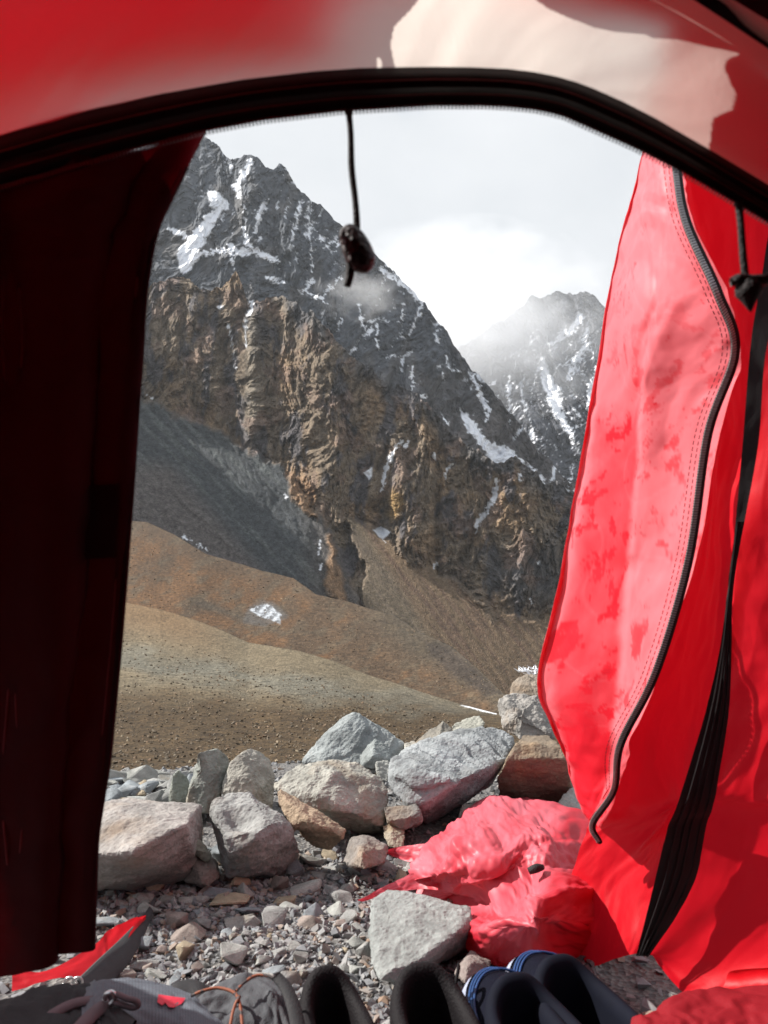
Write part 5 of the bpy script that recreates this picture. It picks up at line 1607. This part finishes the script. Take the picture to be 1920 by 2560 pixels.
pack = bpy.data.objects.new('backpack', None)
COL.objects.link(pack)
tag(pack, 'grey and black backpack lying at the lower left with orange-black cord', 'backpack')
def crest(off, ddep, pts):
    return [(x, y + off, d + ddep) for x, y, d in pts]
BK = [(205, 2476, .90), (232, 2460, .905), (262, 2452, .91), (335, 2449, .925), (420, 2466, .925), (490, 2496, .91), (545, 2538, .89), (590, 2600, .86)]
body = cloth('main_body', [crest(95, .10, BK), crest(30, .055, BK), crest(0, 0, BK), crest(40, -.055, BK), crest(130, -.10, BK), crest(320, -.12, BK)], 110, 90, M_RIP, pack, (0.004, 0.003), 2.0, 201)
LB = [(-220, 2600, .80), (-80, 2520, .84), (40, 2492, .87), (120, 2474, .885), (175, 2462, .90), (225, 2463, .90), (275, 2505, .86), (330, 2560, .80)]
cloth('lid', [crest(110, .10, LB), crest(35, .06, LB), crest(0, 0, LB), crest(45, -.05, LB), crest(140, -.10, LB), crest(320, -.12, LB)], 90, 70, M_BLACKF, pack, (0.006, 0.004), 1.6, 205)
ribbon('strap', [(60, 2600, .80, .006), (120, 2545, .825, .006), (175, 2513, .84, .0055), (225, 2502, .85, .005), (270, 2508, .85, .005)], M_STRAP, pack, 0.003, lay=(0.1, -0.6, 0.8))
st2 = ribbon('strap', [(160, 2620, .78, .008), (200, 2570, .80, .008), (245, 2525, .825, .0075), (285, 2508, .84, .007)], M_STRAP, pack, 0.003, lay=(0.2, -0.6, 0.8))
zp = tube('zip_pull', [(276, 2496, .835), (290, 2486, .833), (315, 2496, .83), (340, 2503, .83), (345, 2514, .83), (330, 2519, .83), (300, 2510, .83), (284, 2503, .832)], 0.0032, M_STRAP, pack, 8)
tube('buckle', [(262, 2498, .835), (268, 2484, .833), (282, 2482, .832), (288, 2496, .832), (276, 2512, .832)], 0.0030, M_METAL, pack, 8)
# printed mark
lg = [(396, 2486), (430, 2491), (464, 2495), (455, 2508), (434, 2519), (422, 2517), (412, 2505), (405, 2513), (393, 2505)]
me = bpy.data.meshes.new('printed_mark')
bmq = bmesh.new()
from mathutils.bvhtree import BVHTree
bvh = BVHTree.FromPolygons([v.co.copy() for v in body.data.vertices], [tuple(p.vertices) for p in body.data.polygons])
def on_body(px, py, lift=0.003):
    o = Vector((0, 0, CH))
    dr = (P(px, py, 1.0) - o).normalized()
    h = bvh.ray_cast(o, dr)
    return (h[0] if h[0] is not None else P(px, py, .88)) - dr * lift
vs = [bmq.verts.new(on_body(*p)) for p in lg]
ctr = bmq.verts.new(on_body(424, 2501))
for i in range(len(vs)):
    bmq.faces.new((vs[i], vs[(i + 1) % len(vs)], ctr))
bmq.to_mesh(me)
bmq.free()
link('printed_mark', me, M_LOGO, body)
# dark round pad and the grey side pocket with its cord
PD = [(418, 2474, .95), (440, 2456, .955), (470, 2449, .96), (500, 2455, .955), (525, 2474, .95)]
cloth('hip_pad', [crest(12, .03, PD), crest(0, 0, PD), crest(16, -.025, PD), crest(60, -.05, PD)], 40, 30, M_BLACKF, pack, (0.001, 0.001), 1.0, 211)
PK = [(470, 2520, .90), (520, 2480, .925), (575, 2456, .94), (630, 2444, .945), (680, 2456, .935), (715, 2500, .915), (735, 2570, .88)]
pocket = cloth('side_pocket', [crest(70, .07, PK), crest(18, .04, PK), crest(0, 0, PK), crest(38, -.03, PK), crest(110, -.07, PK), crest(260, -.10, PK)], 80, 60, M_GREYW, pack, (0.007, 0.005), 2.2, 215)
tube('pocket_cord', [(478, 2490, .888), (505, 2478, .89), (545, 2470, .893), (585, 2482, .885), (600, 2512, .872), (606, 2570, .85)], 0.0018, M_SPECK, pocket, 8)
tube('pocket_cord', [(590, 2478, .888), (612, 2455, .90), (645, 2438, .91), (685, 2446, .905), (712, 2480, .89), (735, 2530, .865), (748, 2600, .83)], 0.0018, M_SPECK, pocket, 8)
tube('pocket_cord', [(600, 2490, .878), (585, 2520, .868), (572, 2580, .845)], 0.0018, M_SPECK, pocket, 8)
ribbon('compression_strap', [(690, 2440, .90, .006), (715, 2470, .885, .007), (735, 2520, .86, .008), (752, 2600, .82, .009)], M_BLACKF, pack, 0.003, lay=(0.3, -0.8, 0.5))

# ------------------------------------------------------------------ shoes
def shoe(name, label, toe_at, heel_at, mats, heel_h=0.115, side_h=0.085, tongue_h=0.12, width=1.0, laces=None, group=None, heel_w=0.5, opening=1.0):
    """toe_at, heel_at: ground points (x, y) of the two ends of the sole"""
    root = bpy.data.objects.new(name, None)
    COL.objects.link(root)
    tag(root, label, 'shoe', group)
    t, h = Vector(toe_at), Vector(heel_at)
    ax = t - h
    L = ax.length
    root.location = ((t.x + h.x) / 2, (t.y + h.y) / 2, 0.006)
    root.rotation_euler = (0, 0, math.atan2(ax.y, ax.x))
    k = L / 0.29
    n, T = 72, np.linspace(0, 2 * np.pi, 72, endpoint=False)
    c, s = np.cos(T), np.sin(T)
    fx = 0.145 * k * np.sign(c) * np.abs(c) ** 0.85
    fy = 0.050 * width * np.sign(s) * np.abs(s) ** 0.8 * (1 + 0.10 * c - 0.10 * (np.abs(c) ** 3))
    ox, oy = -0.066 * k + 0.072 * k * opening * np.sign(c) * np.abs(c) ** 0.75, 0.040 * width * (1 + 0.5 * (opening - 1)) * np.sign(s) * np.abs(s) ** 0.7
    dth = np.abs((T - np.pi + np.pi) % (2 * np.pi) - np.pi)
    rim = side_h + (heel_h - side_h) * np.exp(-((T - np.pi) / heel_w) ** 2) + (tongue_h - side_h) * np.exp(-(np.minimum(T, 2 * np.pi - T) / 0.75) ** 2)
    def ring(w, hh, sc=1.0):
        return np.stack([(fx * (1 - w) + ox * w) * sc, (fy * (1 - w) + oy * w) * sc, hh + 0 * T], -1)
    def loft(rings, nm, mat, par, close=False):
        V = np.concatenate(rings)
        idx = np.arange(len(rings) * n).reshape(len(rings), n)
        q = np.stack([idx[:-1], np.roll(idx[:-1], -1, 1), np.roll(idx[1:], -1, 1), idx[1:]], -1).reshape(-1, 4)
        fcs = [tuple(x) for x in q]
        if close:
            fcs += [tuple(idx[0][::-1]), tuple(idx[-1])]
        m = bpy.data.meshes.new(nm)
        m.from_pydata([tuple(v) for v in V], [], fcs)
        m.polygons.foreach_set('use_smooth', np.full(len(m.polygons), True))
        m.update()
        return link(nm, m, mat, par)
    loft([ring(0, 0.0, 0.97), ring(0, 0.004, 1.02), ring(0, 0.022, 1.04), ring(0, 0.026, 1.01)], 'sole', mats['sole'], root, True)
    up = []
    for t_ in np.linspace(0, 1, 14):
        w = t_ ** 2.0
        hh = 0.024 + (rim - 0.024) * (1 - (1 - t_) ** 1.7)
        up.append(ring(w, hh, 1.0 + 0.035 * math.sin(math.pi * t_)))
    upper = loft(up, 'upper', mats['upper'], root)
    # padded collar rolled inwards
    col = []
    for a in np.linspace(-0.5, 3.6, 12):
        g = 0.0105
        r = ring(1, rim)
        cx, cyy = -0.066 * k, 0.0
        dirv = np.stack([(r[:, 0] - cx) / 1.0, (r[:, 1] - cyy) * 1.9], -1)
        dirv /= np.linalg.norm(dirv, axis=1, keepdims=True)
        r[:, 0] += dirv[:, 0] * g * (math.cos(a) - 0.4)
        r[:, 1] += dirv[:, 1] * g * (math.cos(a) - 0.4)
        r[:, 2] += g * 1.5 * math.sin(a)
        col.append(r)
    last = col[-1].copy()
    last[:, 2] = 0.03
    last[:, :2] *= 0.96
    col.append(last)
    loft(col, 'collar', mats['collar'], root)
    sm = ring(1, rim + 0.0105)
    tube('collar_seam', [Vector(v) for v in np.concatenate([sm, sm[:1]])], 0.0011, mats['lace'], root, 6, world=True, sub=1)
    # insole
    ins = last.copy()
    ins[:, 2] = 0.034
    m = bpy.data.meshes.new('insole')
    m.from_pydata([tuple(v) for v in ins], [], [tuple(range(n))])
    link('insole', m, mats['collar'], root)
    def on_upper(th, t_):
        w = t_ ** 2.0
        i = int((th % (2 * np.pi)) / (2 * np.pi) * n) % n
        hh = 0.024 + (rim[i] - 0.024) * (1 - (1 - t_) ** 1.7)
        sc = 1.0 + 0.035 * math.sin(math.pi * t_)
        return Vector(((fx[i] * (1 - w) + ox[i] * w) * sc, (fy[i] * (1 - w) + oy[i] * w) * sc, hh))
    if laces:
        for t_ in laces['t']:
            pts = [on_upper(th, t_) + Vector((0, 0, 0.003)) for th in np.linspace(-1.25, 1.25, 15)]
            o = tube('lace', pts, laces['r'], mats['lace'], upper, 8, world=True, sub=3)
    return root, upper, on_upper

M_SOLE = mat_plain('rubber_sole', (0.03, 0.03, 0.032), 0.8)
M_MESHUP = mat_plain('black_plum_mesh', (0.006, 0.0042, 0.0055), 0.75, 0.2, bump=(330.0, 0.55, 0.0012))
M_COLLAR = mat_plain('black_plum_collar', (0.005, 0.0036, 0.0048), 0.75, 0.2, bump=(330.0, 0.55, 0.0012))
M_NAVY = mat_plain('navy_upper', (0.0025, 0.003, 0.009), 0.8, 0.1, bump=(380.0, 0.6, 0.001))
M_NAVYC = mat_plain('navy_collar', (0.003, 0.004, 0.010), 0.85, 0.15)
M_BLUEL = mat_plain('blue_elastic', (0.012, 0.05, 0.16), 0.45)
M_GREYT = mat_plain('grey_blue_toe_mesh', (0.30, 0.33, 0.44), 0.75, 0.3, bump=(600.0, 0.8, 0.001))
M_TAN = mat_plain('tan_suede', (0.42, 0.28, 0.22), 0.85)
M_DOTM = mat_plain('dotted_grey_mesh', (0.14, 0.15, 0.16), 0.6, 0.4, bump=(300.0, 1.0, 0.002))

dark = dict(sole=M_SOLE, upper=M_MESHUP, collar=M_COLLAR, lace=M_CORD)
blue = dict(sole=M_SOLE, upper=M_NAVY, collar=M_NAVYC, lace=M_BLUEL)
def topd(px, py, z):
    v = PG(px, py, z)
    return (v.x, v.y)
SH = 'shoes set down at the tent door'
h1 = topd(832, 2466, 0.118)
shoe('shoe', 'black mesh shoe beside the backpack, leftmost of the four', (h1[0] + 0.075, h1[1] - 0.27), (h1[0] - 0.012, h1[1] + 0.008), dark, 0.122, 0.088, 0.11, 0.92, group=SH, heel_w=1.0)
h2 = topd(1066, 2462, 0.118)
_, up2, on2 = shoe('shoe', 'black mesh shoe with tan heel patch right below the flat slab', (h2[0] + 0.055, h2[1] - 0.28), (h2[0] - 0.008, h2[1] + 0.012), dark, 0.122, 0.086, 0.11, 1.12, group=SH, heel_w=1.15)
def shoe_patch(nm, th0, th1, t0, t1, on, mat, par, lift=1.03):
    rows = [[on(th, t) * 1.0 for th in np.linspace(th0, th1, 6)] for t in np.linspace(t0, t1, 5)]
    rows = [[Vector((v.x * lift, v.y * lift + 0.0, v.z + 0.0015)) for v in r] for r in rows]
    return cloth(nm, rows, 20, 16, mat, par, (0, 0), world=True)
shoe_patch('suede_patch', 3.75, 4.25, 0.45, 0.93, on2, M_TAN, up2, 1.02)
shoe_patch('mesh_patch', 4.3, 5.2, 0.35, 0.93, on2, M_DOTM, up2, 1.02)
q0 = on2(2.35, 1.0)
tube('pull_loop', [q0 + Vector((0.004, -0.002, 0.004)), q0 + Vector((-0.002, 0.004, 0.020)), q0 + Vector((-0.014, 0.010, 0.024)), q0 + Vector((-0.020, 0.010, 0.012)), q0 + Vector((-0.020, 0.006, -0.004))], 0.0042, M_COLLAR, up2, 8, world=True, flat=0.5)
tA, tB = topd(1302, 2450, 0.062), topd(1202, 2508, 0.055)
for (tt, dx, lab) in ((tA, 0.075, 'navy shoe with blue bands and grey toe, farther of the blue pair'), (tB, 0.07, 'navy shoe with blue bands, nearer and left of the blue pair')):
    r_, u_, o_ = shoe('shoe', lab, (tt[0], tt[1] + 0.02), (tt[0] + dx, tt[1] - 0.26), blue, 0.10, 0.09, 0.118, 1.1, laces=dict(t=(0.66, 0.71, 0.76), r=0.0017), group=SH, opening=1.28)
    shoe_patch('toe_cap', -0.95, 0.95, 0.04, 0.56, o_, M_GREYT, u_, 1.015)
# ------------------------------------------------------------------ cloud caught on the ridges, and the air itself
def cloud(label, px, py, d, rx, ry, depth, density, thr, nscale, seed):
    me = bpy.data.meshes.new('cloud')
    bm = bmesh.new()
    bmesh.ops.create_icosphere(bm, subdivisions=3, radius=1.0)
    bm.to_mesh(me)
    bm.free()
    o = link('cloud', me)
    o.location = P(px, py, d)
    o.scale = (rx * d / F, depth, ry * d / F)
    m = bpy.data.materials.new('cloud_vapour')
    m.use_nodes = True
    n, l = m.node_tree.nodes, m.node_tree.links
    n.clear()
    out = n.new('ShaderNodeOutputMaterial')
    pv = N(n, 'ShaderNodeVolumePrincipled')
    pv.inputs['Color'].default_value = (0.97, 0.98, 1.0, 1)
    pv.inputs['Anisotropy'].default_value = 0.2
    tc = N(n, 'ShaderNodeTexCoord')
    no = N(n, 'ShaderNodeTexNoise', Scale=nscale, Detail=5.0, Roughness=0.6)
    mp = N(n, 'ShaderNodeMapping')
    mp.inputs['Location'].default_value = (seed * 1.7, seed * 0.9, seed * 2.3)
    l.new(tc.outputs['Object'], mp.inputs['Vector'])
    l.new(mp.outputs['Vector'], no.inputs['Vector'])
    ln = N(n, 'ShaderNodeVectorMath', operation='LENGTH')
    l.new(tc.outputs['Object'], ln.inputs[0])
    sub = N(n, 'ShaderNodeMath', operation='SUBTRACT')
    l.new(no.outputs['Fac'], sub.inputs[0])
    mr = N(n, 'ShaderNodeMapRange')           # the threshold rises towards the rim, so the edge frays
    for k, v in (('From Min', 0.0), ('From Max', 1.0), ('To Min', thr), ('To Max', thr + 0.42)):
        mr.inputs[k].default_value = v
    l.new(ln.outputs['Value'], mr.inputs['Value'])
    l.new(mr.outputs['Result'], sub.inputs[1])
    mx = N(n, 'ShaderNodeMath', operation='MAXIMUM')
    l.new(sub.outputs[0], mx.inputs[0])
    mx.inputs[1].default_value = 0.0
    mu = N(n, 'ShaderNodeMath', operation='MULTIPLY')
    l.new(mx.outputs[0], mu.inputs[0])
    mu.inputs[1].default_value = density
    l.new(mu.outputs[0], pv.inputs['Density'])
    l.new(pv.outputs['Volume'], out.inputs['Volume'])
    me.materials.append(m)
    m.cycles.volume_step_rate = 0.8
    tag(o, label, 'cloud', kind='stuff')
    return o
cloud('grey cloud filling the gap between the two ridges', 1160, 810, 1690, 420, 270, 210, 0.017, 0.09, 2.4, 1)
cloud('wisp of cloud clinging to the snowy ridge', 915, 735, 1150, 150, 95, 50, 0.036, 0.22, 2.4, 2)
cloud('thin cloud veiling the far peak summit', 1300, 815, 1780, 240, 140, 100, 0.028, 0.22, 2.6, 3)

me = bpy.data.meshes.new('haze')
bm = bmesh.new()
bmesh.ops.create_cube(bm, size=2.0)
for v in bm.verts:
    v.co = Vector((v.co.x * 3800, v.co.y * 3800, -195 if v.co.z < 0 else 1350))
bm.to_mesh(me)
bm.free()
hz_ob = link('haze', me)
m = bpy.data.materials.new('mountain_air')
m.use_nodes = True
m.node_tree.nodes.clear()
out = m.node_tree.nodes.new('ShaderNodeOutputMaterial')
pv = m.node_tree.nodes.new('ShaderNodeVolumePrincipled')
pv.inputs['Color'].default_value = (0.88, 0.94, 1.0, 1)
pv.inputs['Density'].default_value = 0.000035
pv.inputs['Anisotropy'].default_value = 0.2
m.node_tree.links.new(pv.outputs['Volume'], out.inputs['Volume'])
me.materials.append(m)
tag(hz_ob, 'thin blue haze between the camp and the mountains', 'haze', kind='stuff')
